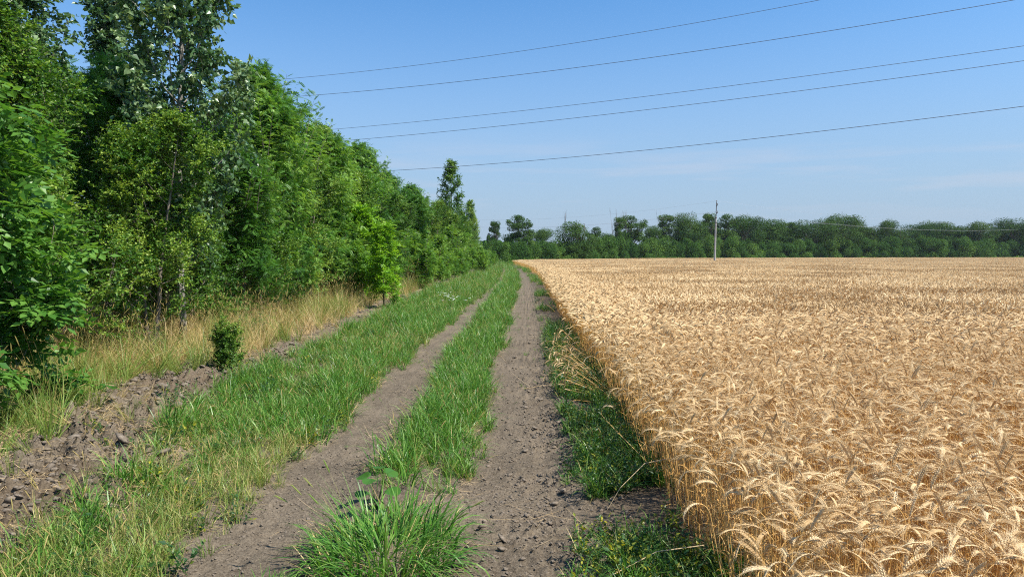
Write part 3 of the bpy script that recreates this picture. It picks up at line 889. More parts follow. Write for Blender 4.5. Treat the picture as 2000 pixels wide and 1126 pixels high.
def make_tree(seed, H, RAD, t_low=.08, nb=34, n2=7, ntw=9, nlf=8, twL=.35, leaf='ov', lsize=.05, lw=1.0, r0=.06, up=.75,
              prof=None, droop=.15, jit=.5, flat=.6, shoots=0, stems=1, tint0=.1, tint1=.9, bs=6, wander=.05):
    """returns (wood Geo, leaf Geo)"""
    r = np.random.default_rng(seed)
    wood = Geo(); lf = Geo()
    prof = prof or (lambda t: (np.sin(np.pi * min(1, t * .82 + .16)) ** .7))
    bp, bd, bt = [], [], []
    for st in range(stems):
        k = 9
        a0 = r.uniform(0, 6.28); lean = (0.18 if stems > 1 else .02) * RAD
        hh = H * (1 if st == 0 else r.uniform(.65, .95))
        tz = np.linspace(0, hh, k)
        wob = np.cumsum(r.normal(0, wander * .6, (k, 2)), 0) * (H / 9); wob[0] = 0
        tr = np.stack([wob[:, 0] + lean * math.cos(a0) * tz / hh * 2, wob[:, 1] + lean * math.sin(a0) * tz / hh * 2, tz], 1)
        rr_ = r0 * (1 if st == 0 else .7)
        tube(wood, tr, rr_ * (1 - np.linspace(0, .93, k)) ** .8, 7, r.uniform(.3, .6))
        nbs = max(4, nb // stems)
        for b in range(nbs):
            t = t_low + (1 - t_low) * ((b + r.uniform(0, 1)) / nbs) ** .9
            t = min(t, .985)
            base = np.array([np.interp(t * hh, tz, tr[:, i]) for i in range(3)])
            az = b * 2.399 + r.normal(0, .4)
            Lb = RAD * prof(t) * r.uniform(.7, 1.18) + .12
            el0 = r.uniform(.15, .6) + .5 * up * t
            m = 6
            pts = [base]
            el = el0
            for q in range(m - 1):
                s = Lb / (m - 1)
                pts.append(pts[-1] + s * np.array([math.cos(az) * math.cos(el), math.sin(az) * math.cos(el), math.sin(el)]))
                el += up * .18 + r.normal(0, .10) - droop * .12; az += r.normal(0, .12)
            pts = np.array(pts)
            br = max(.003, rr_ * .30 * (1 - t * .8) * (Lb / RAD))
            tube(wood, pts, br * np.linspace(1, .2, m), 4, .5)
            cl = r.normal(0, .20)
            for q in range(n2):
                s = .22 + .78 * (q + r.uniform(.2, .9)) / n2
                b0 = np.array([np.interp(s * (m - 1), np.arange(m), pts[:, i]) for i in range(3)])
                d0 = unit(pts[min(m - 1, int(s * (m - 1)) + 1)] - pts[int(min(s, .99) * (m - 1))])
                d = unit(d0 * .8 + r.normal(0, jit, 3) + np.array([0, 0, .15]))
                L2 = Lb * r.uniform(.22, .42) * (1.15 - .5 * s) + .10
                e = b0 + d * L2
                wood.add([b0 + [.003, 0, 0], b0 - [.003, 0, 0], e, b0 + [0, .004, 0]], [(0, 1, 2), (1, 3, 2)], .5)
                ss = r.uniform(.1, 1, ntw)
                bp.append(b0 + ss[:, None] * (e - b0)); bd.append(np.repeat((d * .9)[None], ntw, 0)); bt.append(np.full(ntw, cl + r.normal(0, .08)))
    bp = np.concatenate(bp); bd = np.concatenate(bd); bt = np.concatenate(bt)
    n = len(bp)
    td = unit(bd * .7 + r.normal(0, jit + .1, (n, 3)) + np.array([0, 0, .12 - droop]))
    tl = twL * r.uniform(.5, 1.2, n)
    e = bp + td * tl[:, None]
    wv = np.array([.002, .0015, 0])
    VV = np.stack([bp - wv, bp + wv, e], 1)
    wood.add(VV.reshape(-1, 3), np.arange(n * 3).reshape(n, 3), .4)
    s = (np.arange(nlf) + .5) / nlf
    P = (bp[:, None] + td[:, None] * (tl[:, None] * s[None] * 1.05)[..., None])
    sag = -droop * (tl[:, None] * s[None] ** 2)
    P[..., 2] += sag * .5
    m = n * nlf
    P = P.reshape(-1, 3)
    tdd = np.repeat(td, nlf, 0)
    sgn = np.tile(np.where(np.arange(nlf) % 2 == 0, 1.0, -1.0), n)[:, None]
    lat = unit(np.cross(tdd, r.normal(size=(m, 3)) * .5 + np.array([0, 0, 1.0])))
    ld = unit(tdd * .5 + lat * sgn * .8 + r.normal(0, .35, (m, 3)) + np.array([0, 0, -droop * 1.2]))
    nz = np.array([0, 0, flat]) + r.normal(0, .45, (m, 3))
    ti = np.repeat(bt, nlf) + r.uniform(tint0, tint1, m)
    P = P + r.normal(0, .008, (m, 3))
    if leaf == 'ov': tv, tf = LEAF_OV
    elif leaf == 'delta': tv, tf = LEAF_DELTA
    else: tv, tf = leaf
    tv = tv * np.array([lw, 1, 1])
    sz = lsize * np.clip(r.normal(1, .22, m), .45, 1.5)
    keep = P[:, 2] > .05
    place(lf, tv, tf, frames(ld, nz)[keep], P[keep], ti[keep], 0, sz[keep])
    for q in range(shoots):                     # upright plumes at the top and shoulders
        a = r.uniform(0, 6.28); rd = RAD * .75 * math.sqrt(r.random()); zt = H * (.80 + .14 * (1 - rd / RAD))
        b = np.array([rd * math.cos(a), rd * math.sin(a), zt - .7]); Ls = r.uniform(1.1, 1.9)
        d = unit(np.array([math.cos(a) * .22, math.sin(a) * .22, 1.0]) + r.normal(0, .08, 3))
        tube(wood, [b, b + d * Ls * .5, b + d * Ls], [.012, .008, .003], 4, .5)
        k = 20; ss = np.linspace(.12, 1.0, k); PP = b + d * (ss * Ls)[:, None]
        aa = np.arange(k) * 2.4 + r.uniform(0, 6); up_ = .35 + .9 * ss ** 2
        dd = unit(np.stack([np.cos(aa), np.sin(aa), up_], 1))
        place(lf, tv, tf, frames(dd, np.array([0, 0, 1.0]) - dd * .2 + r.normal(0, .2, (k, 3))), PP, r.uniform(.4, 1.0, k), 0, lsize * r.uniform(1.15, 1.5, k) * (1.1 - .35 * ss))
    return wood, lf


LOC_LEAF = pinnate(7, .24, .85, .28)
BOX_LEAF = pinnate(2, .55, 1.15, .2, .75)
SUM_LEAF = pinnate(5, .34, .75, .25)

PROTO = {}


def proto(key, woodmat, leafmat, **kw):
    w_, l_ = make_tree(**kw)
    k_ = kw['H'] / np.percentile(np.concatenate(l_.v)[:, 2], 99.7)      # stretch so that the crown top is at the stated height
    for gg in (w_, l_):
        for vv in gg.v: vv[:, 2] *= k_
    PROTO[key] = (w_.mesh(key + "_trunk", [woodmat]), l_.mesh(key + "_crown", [leafmat]), kw['H'])


pop_prof = lambda t: .35 + .65 * math.sin(math.pi * min(1, max(0, t * .9 + .08))) ** .8
full = lambda t: (.82 + .18 * math.sin(11 * t)) * math.sqrt(max(.03, 1 - max(0, (t - .30) / .72) ** 2.4))
proto("poplar_a", M_pbark, M_pop, seed=101, H=9.6, RAD=1.75, t_low=.16, nb=62, n2=8, ntw=7, nlf=7, twL=.34, leaf='delta', lsize=.102, r0=.085, up=1.0, prof=pop_prof, droop=.35, flat=.2, jit=.45)
proto("poplar_b", M_pbark, M_pop, seed=102, H=9.0, RAD=1.6, t_low=.12, nb=52, n2=7, ntw=6, nlf=8, twL=.34, leaf='delta', lsize=.10, r0=.075, up=1.1, prof=pop_prof, droop=.35, flat=.2, jit=.45)
proto("poplar_c", M_pbark, M_elm, seed=103, H=9.0, RAD=1.5, t_low=.06, nb=70, n2=6, ntw=6, nlf=8, twL=.34, leaf='delta', lsize=.085, r0=.07, up=.75, prof=lambda t: min(1, (1.03 - t) * 1.9 + .1) * (.85 + .15 * math.sin(17 * t)), droop=.2, flat=.4, jit=.45)
for i, sd_ in enumerate((201, 202, 203)):
    proto("locust_%s" % "abc"[i], M_bark, M_loc, seed=sd_, H=6.2 + .3 * i, RAD=1.75, t_low=.05, nb=54, n2=7, ntw=5, nlf=6, twL=.40, leaf=LOC_LEAF, lsize=.215, r0=.055, up=1.0, prof=full, droop=.12, flat=1.0, jit=.42, shoots=11)
for i, sd_ in enumerate((301, 302, 303)):
    proto("elm_%s" % "abc"[i], M_bark, M_elm, seed=sd_, H=4.9, RAD=1.55, t_low=.03, nb=56, n2=9, ntw=10, nlf=12, twL=.28, leaf='ov', lsize=.052, lw=1.25, r0=.05, up=.9, prof=full, droop=.05, stems=2, jit=.5)
for i, sd_ in enumerate((401, 402)):
    proto("maple_%s" % "ab"[i], M_bark, M_box, seed=sd_, H=3.5, RAD=1.15, t_low=.03, nb=32, n2=5, ntw=4, nlf=5, twL=.30, leaf=BOX_LEAF, lsize=.185, r0=.04, up=.9, prof=full, droop=.15, flat=1.0, stems=2)
proto("lime_a", M_bark, M_lime, seed=411, H=3.0, RAD=.62, t_low=.03, nb=32, n2=4, ntw=4, nlf=5, twL=.22, leaf=BOX_LEAF, lsize=.15, r0=.035, up=1.1, prof=full, droop=.15, flat=1.0)
for i, sd_ in enumerate((501, 502, 503)):
    proto("shrub_%s" % "abc"[i], M_bark, M_shr, seed=sd_, H=2.7, RAD=1.25, t_low=.02, nb=38, n2=6, ntw=6, nlf=6, twL=.30, leaf=SUM_LEAF, lsize=.17, r0=.03, up=1.0, prof=full, droop=.1, flat=1.0, stems=3, jit=.45, shoots=6)
proto("bush_a", M_bark, M_elm, seed=601, H=.78, RAD=.18, t_low=.02, nb=48, n2=7, ntw=7, nlf=8, twL=.07, leaf='ov', lsize=.030, lw=1.2, r0=.012, up=.8, prof=lambda t: .9, droop=0, stems=3)
proto("bush_b", M_bark, M_shr, seed=602, H=.75, RAD=.34, t_low=.02, nb=20, n2=4, ntw=4, nlf=6, twL=.09, leaf='ov', lsize=.026, lw=1.0, r0=.010, up=.9, prof=lambda t: .9, droop=0, stems=3)


def plant_tree(name, key, x, y, s, rz, label=None, cat="tree", group=None, sz=None):
    wm, lm, H = PROTO[key]
    z = float(gh(np.array(x - float(road_c(y))), np.array(float(y)), False))
    e = empty(name, (x, y, z), rz, (s, s, s * (sz or 1)))
    for nm, me in (("trunk", wm), ("crown", lm)):
        o = bpy.data.objects.new(nm, me); COL.objects.link(o); o.parent = e
    tag(e, label, cat, group)
    return e


r = np.random.default_rng(71)
BELT = "trees and shrubs of the belt along the left of the track"
# key ones, each seen apart in the photograph
plant_tree("maple_shrub", "maple_a", -5.15, 6.4, .95, .4, "broad leaved maple shrub nearest the camera at the left edge", "shrub", BELT)
plant_tree("maple_shrub", "maple_b", -6.5, 7.4, 1.0, 2.0, "maple shrub rising behind the nearest one at the left edge", "shrub", BELT)
plant_tree("poplar_tree", "poplar_a", -6.15, 12.6, .84, .9, "tall poplar with pale slim trunk towering over the front of the belt", "tree", BELT, 1.17)
plant_tree("elm_shrub", "elm_a", -6.9, 9.6, 1.05, .3, "small leaved shrub left of the tall poplar's trunk", "shrub", BELT)
plant_tree("elm_shrub", "elm_b", -6.1, 11.4, .80, 1.9, "yellowish small leaved shrub in front of the tall poplar's trunk", "shrub", BELT)
plant_tree("locust_tree", "locust_a", -6.1, 15.2, .62, 2.2, "short feathery locust sapling just right of the tall poplar", "tree", BELT)
plant_tree("lime_maple_shrub", "lime_a", -4.35, 21.6, .86, .2, "slim lime green maple shrub standing out before the dark belt", "shrub", BELT)
plant_tree("lime_maple_shrub", "lime_a", -5.3, 23.0, 1.08, 2.6, "taller lime green maple shrub left behind the slim one", "shrub", BELT)
plant_tree("small_bush", "bush_a", -4.12, 9.7, .72, 0, "knee high dark green bush alone in the dry grass", "bush", None, 1.4)
plant_tree("small_bush", "bush_b", -5.0, 13.0, 1.0, 1, "thin light green bush behind the lone dark bush", "bush")
plant_tree("small_bush", "bush_b", -5.6, 10.4, .9, 2, "thin little bush in the dry grass before the yellowish shrub", "bush")

# the rest of the belt: kind, x, y, scale, vertical stretch
rows = []
def add(kind, u, y, s, sz=1.0): rows.append((kind, u + float(road_c(y)), y, s, sz))
# front row
for u, y, k, s in ((-6.6, 13.9, 'elm', .95), (-6.4, 17.0, 'elm', .95), (-6.5, 18.6, 'locust', .92), (-6.3, 20.4, 'elm', .88), (-6.3, 22.2, 'locust', .86), (-6.0, 24.3, 'elm', .9),
                   (-6.1, 26.6, 'locust', .8), (-5.9, 28.8, 'shrub', 1.2), (-6.0, 31.2, 'elm', .95), (-5.7, 34.0, 'shrub', 1.25), (-5.8, 37.0, 'locust', .75), (-5.4, 40, 'shrub', 1.2),
                   (-5.6, 43.5, 'elm', .95)):
    add(k, u, y, s)
# second row
for u, y, k, s in ((-7.8, 8.6, 'locust', .95), (-8.2, 11.2, 'locust', .80), (-7.9, 13.6, 'locust', .88), (-7.8, 15.9, 'locust', .80), (-7.9, 18.2, 'locust', 1.0), (-7.7, 20.4, 'locust', 1.02), (-7.9, 22.8, 'locust', .88),
                   (-7.7, 25.2, 'locust', .92), (-7.8, 28.0, 'elm', 1.3), (-7.6, 30.8, 'locust', 1.0), (-7.7, 33.5, 'locust', 1.02), (-7.5, 36.5, 'elm', 1.35), (-7.6, 39.5, 'locust', 1.0), (-7.3, 43, 'locust', .98),
                   (-7.4, 47, 'locust', .95), (-7.2, 52, 'elm', 1.3)):
    add(k, u, y, s)
# third row, deeper in the belt
for u, y, k, s in ((-9.6, 9.2, 'locust', 1.05), (-11.9, 12.6, 'poplar', .95), (-9.8, 15, 'locust', 1.0), (-9.9, 19, 'locust', .78), (-9.6, 23, 'locust', .85), (-9.8, 28, 'locust', .9), (-9.5, 34, 'locust', 1.05),
                   (-9.6, 41, 'poplar', .72), (-9.3, 48, 'locust', 1.05), (-10.6, 14.6, 'poplar', .95), (-10.5, 18.0, 'poplar', 1.0), (-12.2, 17, 'locust', 1.05), (-8.6, 6.4, 'locust', .95), (-10.6, 8.0, 'elm', 1.25)):
    add(k, u, y, s)
# far part: low bright shrubs right beside the verge, taller ones behind
yy = 33.0; i = 0
while yy < 150:
    add('shrub', -4.9 + .8 * (yy - 33) / 60 if yy < 60 else -3.8 + .7 * sstep(60, 100, yy) + r.normal(0, .15), yy, r.uniform(.62, .95) * (1 - .25 * sstep(90, 125, yy)), 1.0)
    yy += r.uniform(3.2, 4.4); i += 1
for u, y, k, s in ((-5.6, 47, 'shrub', 1.35), (-5.5, 51, 'elm', .95), (-5.6, 55.5, 'shrub', 1.4), (-5.5, 60, 'elm', 1.0), (-5.5, 65, 'shrub', 1.4), (-5.6, 71, 'elm', .95), (-5.5, 78, 'shrub', 1.3), (-5.5, 86, 'elm', .9), (-5.6, 95, 'shrub', 1.2), (-5.8, 105, 'elm', .8),
                   (-5.9, 58, 'cone', 1.0), (-7.0, 63, 'locust', .95), (-7.3, 69, 'locust', .9), (-5.1, 76, 'cone', .84), (-5.2, 88, 'cone', .74), (-5.6, 67, 'cone', .62), (-7.2, 92, 'locust', .85), (-7.0, 102, 'locust', .7), (-7.0, 114, 'elm', .95), (-6.6, 122, 'shrub', 1.3)):
    add(k, u, y, s)
NAMES = {'elm': ("elm_shrub", "small leaved shrub", "shrub"), 'locust': ("locust_tree", "feathery leaved locust tree", "tree"),
         'poplar': ("poplar_tree", "poplar with glossy leaves", "tree"), 'cone': ("poplar_tree", "cone shaped light green poplar", "tree"), 'shrub': ("leafy_shrub", "bright green leafy shrub", "shrub")}
ORD = ["first", "second", "third", "fourth", "fifth", "sixth", "seventh", "eighth", "ninth", "tenth", "eleventh", "twelfth", "thirteenth", "fourteenth", "fifteenth", "sixteenth", "seventeenth",
       "eighteenth", "nineteenth", "twentieth"] + ["twenty-" + a for a in ("first", "second", "third", "fourth", "fifth", "sixth", "seventh", "eighth", "ninth")] + ["thirtieth"] + ["thirty-" + a for a in ("first", "second", "third", "fourth", "fifth", "sixth", "seventh", "eighth", "ninth")] + ["fortieth"] + ["forty-" + a for a in ("first", "second", "third", "fourth", "fifth", "sixth", "seventh", "eighth", "ninth")]
VAR = {'elm': 3, 'locust': 3, 'shrub': 3, 'poplar': 2, 'cone': 1}
from collections import defaultdict
rank = defaultdict(int)
for kind, x, y, s, sz in sorted(rows, key=lambda q: q[2]):
    nm, des, cat = NAMES[kind]
    u = x - float(road_c(y))
    where = "back rows" if u < -9 else ("middle row" if u < -6.85 else "front row")
    key = (kind, where)
    lab = "%s, %s nearest of its kind in the left belt's %s" % (des, ORD[rank[key]], where)
    rank[key] += 1
    v = "c" if kind == "cone" else "abc"[(rank[key] + (where == "front row")) % VAR[kind]]
    plant_tree(nm, "%s_%s" % ("poplar" if kind == "cone" else kind, v), x, y, s * (r.uniform(.97, 1.03) if kind in ("cone", "poplar") else r.uniform(.82, 1.06)), r.uniform(0, 6.28), lab, cat, BELT, sz)


# ------------------------------------------------------------------ far tree line
def far_crown(seed, H, Wd, kind):
    r = np.random.default_rng(seed)
    wood = Geo(); lf = Geo()
    cl = [(0, 0, H * .8, Wd * .14), (0, 0, H * .6, Wd * .16)]
    if kind == 'round':
        for k in range(34):
            a = r.uniform(0, 6.28); z = r.uniform(.18, .92)
            rad = Wd / 2 * math.sin(math.pi * min(1, z * .85 + .12)) ** .6 * r.uniform(.35, .85)
            cl.append((rad * math.cos(a), rad * math.sin(a), z * H, r.uniform(.14, .22) * Wd))
        nq = 340
    elif kind == 'flat':
        for k in range(24):
            a = r.uniform(0, 6.28); z = 1 - abs(r.normal(.12, .18)); z = max(.3, z)
            rad = Wd / 2 * (.2 + .8 * math.sqrt(r.random())) * (1 if z < .92 else .6)
            cl.append((rad * math.cos(a), rad * math.sin(a), z * H * .95, r.uniform(.13, .20) * Wd))
        nq = 330
    elif kind == 'loose':
        for k in range(44):
            a = r.uniform(0, 6.28); z = .48 + .50 * r.random()
            rad = Wd / 2 * r.uniform(.1, 1.0) * math.sqrt(max(.1, 1 - ((z - .68) / .36) ** 2))
            cl.append((rad * math.cos(a), rad * math.sin(a), z * H, r.uniform(.07, .15) * Wd))
        nq = 150
    else:
        for k in range(18):
            a = r.uniform(0, 6.28); rad = Wd / 2 * math.sqrt(r.random()) * .8
            z = r.uniform(.1, .85) * (1 - (rad / Wd) ** 2)
            cl.append((rad * math.cos(a), rad * math.sin(a), z * H, r.uniform(.16, .24) * Wd))
        nq = 330
    nq = int(nq * 1.5)
    lean = r.normal(0, .03, 2)
    tp = np.array([[0, 0, 0], [lean[0] * H, lean[1] * H, H * .35], [lean[0] * 2 * H, lean[1] * 2 * H, H * .75], [lean[0] * 2 * H, lean[1] * 2 * H, H * .93]])
    tube(wood, tp, [H * .022, H * .017, H * .009, H * .003], 6, .5)
    for (x, y_, z, rad) in cl:
        c = np.array([x, y_, z])
        b = tp[0] * 0 + [np.interp(z * .55, tp[:, 2], tp[:, 0]), np.interp(z * .55, tp[:, 2], tp[:, 1]), z * .55]
        m_ = (b + c) / 2 + r.normal(0, .02 * H, 3)
        tube(wood, [b, m_, c], [H * .008, H * .005, H * .002], 4, .5)
        d = unit(r.normal(size=(nq, 3))); rr_ = rad * r.uniform(.55, 1.08, nq) ** .7
        P = c + d * rr_[:, None] * np.array([1.2, 1.2, .8]) * (1 + .16 * r.normal(size=(nq, 1)) * (r.random((nq, 1)) < .4))
        P = P[P[:, 2] > 0.1]; k = len(P)
        base = r.normal(.5, .16)
        n_ = unit(P - c + r.normal(0, rad * .7, (k, 3)) + [0, 0, rad * .4])
        dd = unit(np.cross(n_, r.normal(size=(k, 3))))
        place(lf, LEAF_OV[0] * [1.5, 1, 1], LEAF_OV[1], frames(dd, n_), P, base + r.uniform(-.12, .12, k), 0, r.uniform(.12, .27, k))
    return wood, lf


def fproto(key, leafmat, *a):
    w_, l_ = far_crown(*a)
    PROTO[key] = (w_.mesh(key + "_trunk", [M_bark]), l_.mesh(key + "_crown", [leafmat]), a[1])


for i in range(3): fproto("round_%d" % i, M_far, 700 + i, 10, 8.0, 'round')
for i in range(3): fproto("flat_%d" % i, M_far, 710 + i, 10, 10.0, 'flat')
for i in range(3): fproto("loose_%d" % i, M_far, 720 + i, 10, 6.5, 'loose')
for i in range(4): fproto("low_%d" % i, M_farb, 730 + i, 4.2, 6.0, 'low')
for i in range(2):
    rr = np.random.default_rng(740 + i); g = Geo()
    for st in range(3):
        a = rr.uniform(0, 6.28); p = [np.array([rr.normal(0, .4), rr.normal(0, .4), 0])]; d = unit(np.array([math.cos(a) * .12, math.sin(a) * .12, 1]))
        for q in range(6): d = unit(d + rr.normal(0, .05, 3)); p.append(p[-1] + d * 1.75)
        p = np.array(p); tube(g, p, .11 * np.linspace(1, .25, 7), 5, .5)
        for q in range(9):
            s = rr.uniform(2.5, 5.8); b = p[int(s)] * (1 - s % 1) + p[int(s) + 1] * (s % 1) if int(s) < 6 else p[-1]
            d2 = unit(np.array([rr.normal(0, .35), rr.normal(0, .35), .9])); Lq = rr.uniform(.8, 2.2)
            tube(g, [b, b + d2 * Lq * .5, b + unit(d2 + [0, 0, .4]) * Lq], [.04, .03, .012], 3, .5)
    PROTO["bare_%d" % i] = (g.mesh("bare_trunk", [M_dead]), None, 10.5)


def at_far(px, off):
    k = (px - 1028) / FPX
    yv = 150.0
    for _ in range(30): yv = float(far_edge(k * yv)) + off
    return k * yv, yv


def far_tree(name, key, px, top, wpx, off, label, cat, group):
    x, yv = at_far(px, off)
    wm, lm, H = PROTO[key]
    hgt = CAM_H + (496 - top) / FPX * yv
    if name == 'far_tree': hgt *= r.uniform(.90, 1.0) if px > 1420 else r.uniform(.95, 1.03)
    sw = (wpx / FPX * yv) / {'round': 8.0, 'flat': 10.0, 'loose': 6.5, 'low': 6.0, 'bare': 5}[key.split('_')[0]]
    e = empty(name, (x, yv, 0), r.uniform(0, 6.28), (sw, sw, hgt / H))
    o = bpy.data.objects.new("trunk", wm); COL.objects.link(o); o.parent = e
    if lm:
        o = bpy.data.objects.new("crown", lm); COL.objects.link(o); o.parent = e
    tag(e, label, cat, group)


r = np.random.default_rng(91)
FG = "trees of the far tree line across the wheat field"
FAR = [(967, 437, 26, 'loose', "small loose crowned far tree, leftmost of the far tree line"),
       (1014, 424, 50, 'loose', "tall ragged far tree near the left end of the far line"),
       (1062, 452, 40, 'flat', "small umbrella shaped far tree left of the round dark one"),
       (1122, 431, 62, 'round', "dense round dark tree standing forward in the far line, leafy to the ground"),
       (1160, 447, 30, 'loose', "light small far tree just right of the dense round dark tree"),
       (1186, 453, 40, 'round', "low rounded far tree left of the airy pair"),
       (1207, 430, 24, 'loose', "airy leaning far tree with sky showing through, left of the airy pair"),
       (1233, 421, 50, 'loose', "airy tall far tree with sky showing through, right of the airy pair"),
       (1274, 438, 38, 'round', "broad green far tree between the airy pair and the pole"),
       (1299, 424, 38, 'loose', "ragged topped far tree, fourth canopy tree left of the power pole"),
       (1338, 415, 46, 'round', "highest leafy far tree, second canopy tree left of the power pole"),
       (1362, 432, 40, 'round', "rounded far tree immediately left of the power pole"),
       (1382, 421, 32, 'loose', "loose topped far tree directly behind the power pole"),
       (1411, 419, 44, 'loose', "ragged dark far tree immediately right of the power pole")]
rest = [(1454, 424, 62, 'flat'), (1487, 427, 56, 'round'), (1514, 427, 40, 'round'), (1537, 427, 36, 'loose'), (1582, 431, 76, 'flat'), (1612, 438, 50, 'round'), (1641, 424, 64, 'flat'), (1665, 431, 44, 'round'),
        (1694, 443, 36, 'round'), (1726, 428, 34, 'flat'), (1751, 443, 52, 'round'), (1781, 440, 46, 'flat'), (1820, 437, 60, 'flat'), (1862, 440, 52, 'round'), (1898, 436, 46, 'flat'), (1934, 439, 46, 'round'), (1967, 431, 62, 'flat'), (2006, 436, 50, 'round'), (2045, 434, 55, 'flat')]
for i, q in enumerate(rest):
    FAR.append((*q, "%s far tree, %s canopy tree right of the power pole" % ({'flat': "flat topped spreading", 'round': "dark rounded", 'loose': "loose ragged"}[q[3]], ORD[i + 1])))
for i, (px, top, wpx, k, lab) in enumerate(FAR):
    far_tree("far_tree", "%s_%d" % (k, i % 3), px, top, wpx * (1.3 if k == 'loose' else 1.3), 3 if px == 1122 else r.uniform(6, 12), lab, "tree", FG)
for i, (px, top, wpx, off) in enumerate(((1101, 413, 22, 14), (1202, 408, 24, 12), (1218, 411, 16, 16), (1288, 412, 16, 15))):
    far_tree("dead_tree", "bare_%d" % (i % 2), px, top, wpx, off, ["bare dead tree behind the dense round dark tree", "tallest bare dead tree, left of the airy tall tree", "bare dead tree just behind the airy tall tree", "thin bare dead tree left of the highest leafy tree"][i], "dead tree", "bare dead trees in the far line")
# second canopy row that closes the view
for i, px in enumerate(np.arange(1330, 2060, 27)):
    far_tree("far_tree", "round_%d" % (i % 3), px, 446 + r.uniform(-5, 6), 52, r.uniform(14, 20), "shaded rounded tree, %s from the left in the back row of the far trees" % ORD[i], "tree", "back row of the far tree line")
nl = 0; nr_ = 0
pxs = np.arange(972, 2050, 21.5)
pxs = pxs + r.uniform(-5, 5, len(pxs))
left = [q for q in pxs if q < 1394][::-1]
for side, arr in (("left", left), ("right", [q for q in pxs if q >= 1394])):
    for i, px in enumerate(arr):
        far_tree("far_shrub", "low_%d" % r.integers(0, 4), px, 470 + r.uniform(-9, 8) + (6 if px < 1150 else 0), 40 * r.uniform(.85, 1.3), r.uniform(2.0, 4.5), "dark green bush below the far trees, %s to the %s of the power pole" % (ORD[i], side), "bush", "bushes at the foot of the far tree line")
# far undergrowth that reads as one mass
g = Geo()
n = 26000
pxx = r.uniform(940, 2060, n); off = r.uniform(5, 17, n)
kx = (pxx - 1028) / FPX
yv = np.full(n, 150.0)
for _ in range(25): yv = far_edge(kx * yv) + off
P = np.stack([kx * yv, yv, r.uniform(0.1, 1, n) * (2.2 + 3.2 * fbm(kx * 60, off * .2, 95))], 1)
place(g, LEAF_OV[0] * [1.5, 1, 1], LEAF_OV[1], frames(unit(r.normal(size=(n, 3))), r.normal(size=(n, 3)) + [0, 0, .6]), P, fbm(kx * 90, P[:, 2] * .8, 97) * 1.0, 0, r.uniform(.35, .7, n))
o = g.obj("far_undergrowth", M_farb); tag(o, "dense undergrowth filling the space between the far trunks", "undergrowth", kind="stuff")
# grass margin between wheat and far trees
g = Geo()
n = 16000
pxx = r.uniform(935, 2060, n); off = r.uniform(.3, 4.5, n); kx = (pxx - 1028) / FPX; yv = np.full(n, 150.0)
for _ in range(25): yv = far_edge(kx * yv) + off
b = np.stack([kx * yv, yv, np.zeros(n)], 1)
blades(g, b, r.uniform(0, 6.28, n), np.abs(r.normal(.1, .2, n)), r.uniform(.2, 1, n), (.55 + .9 * fbm(kx * 70, off * 0, 99)) * r.uniform(.7, 1.2, n), r.uniform(.06, .13, n), r.uniform(0, .8, n), segs=4, r=r)
o = g.obj("far_margin_grass", M_shr); tag(o, "strip of green grass between the wheat and the far trees", "grass", kind="stuff")

# ------------------------------------------------------------------ power pole in the field
PX, PY = 27.6, 105.0
pole = empty("power_pole", (PX, PY, 0)); pole.rotation_euler = (0, R(.9), R(-8))
tag(pole, "grey concrete power pole with dark steel top standing in the wheat", "power pole")
g = Geo(); tube(g, [(0, 0, -.2), (0, 0, 3), (0, 0, 7.2)], [.16, .14, .105], 10, cap=True); g.obj("shaft", M_conc, pole)
g = Geo(); tube(g, [(.02, 0, 6.0), (.02, 0, 9.3)], [.065, .055], 8, cap=True)
for z in (6.3, 7.0): tube(g, [(0, 0, z), (0, 0, z + .12)], [.14, .14], 10, cap=True)
g.obj("steel_top", M_steel, pole)


def boxg(g, c, s):
    c = np.array(c, float); s = np.array(s, float) / 2
    v = np.array([(x, y_, z) for x in (-1, 1) for y_ in (-1, 1) for z in (-1, 1)]) * s + c
    g.add(v, [(0, 1, 3, 2), (4, 6, 7, 5), (0, 4, 5, 1), (2, 3, 7, 6), (0, 2, 6, 4), (1, 5, 7, 3)])


for z, hw in ((8.85, .55), (7.75, .9)):
    g = Geo(); boxg(g, (.11, 0, z), (.09, hw * 2, .09)); arm = g.obj("crossarm", M_steel, pole)
    for yy_ in (-hw + .08, hw - .08):
        g = Geo(); tube(g, [(.11, yy_, z + .047), (.11, yy_, z + .12), (.11, yy_, z + .13), (.11, yy_, z + .2), (.11, yy_, z + .21), (.11, yy_, z + .28)], [.02, .02, .07, .06, .08, .03], 8, cap=True); g.obj("insulator", M_porc, arm)
g = Geo(); tube(g, [(.02, 0, 9.3), (.02, 0, 9.4), (.02, 0, 9.41), (.02, 0, 9.48), (.02, 0, 9.49), (.02, 0, 9.58)], [.02, .02, .09, .07, .10, .03], 8, cap=True); g.obj("insulator", M_porc, pole)


# ------------------------------------------------------------------ overhead wires
def pt(px, py, d): return np.array([(px - 1028) / FPX * d, d, CAM_H + (496 - py) / FPX * d])


def wire(name, a, b, mid_drop, rad, m, label, group, ext=.35):
    A_, B_ = a, b
    D = B_ - A_
    t = np.linspace(-ext, 1 + ext, 60)
    P = A_ + t[:, None] * D
    P[:, 2] -= mid_drop * 4 * t * (1 - t)
    g = Geo(); tube(g, P, rad, 5)
    o = g.obj(name, m, smooth=True); tag(o, label, "wire", group)


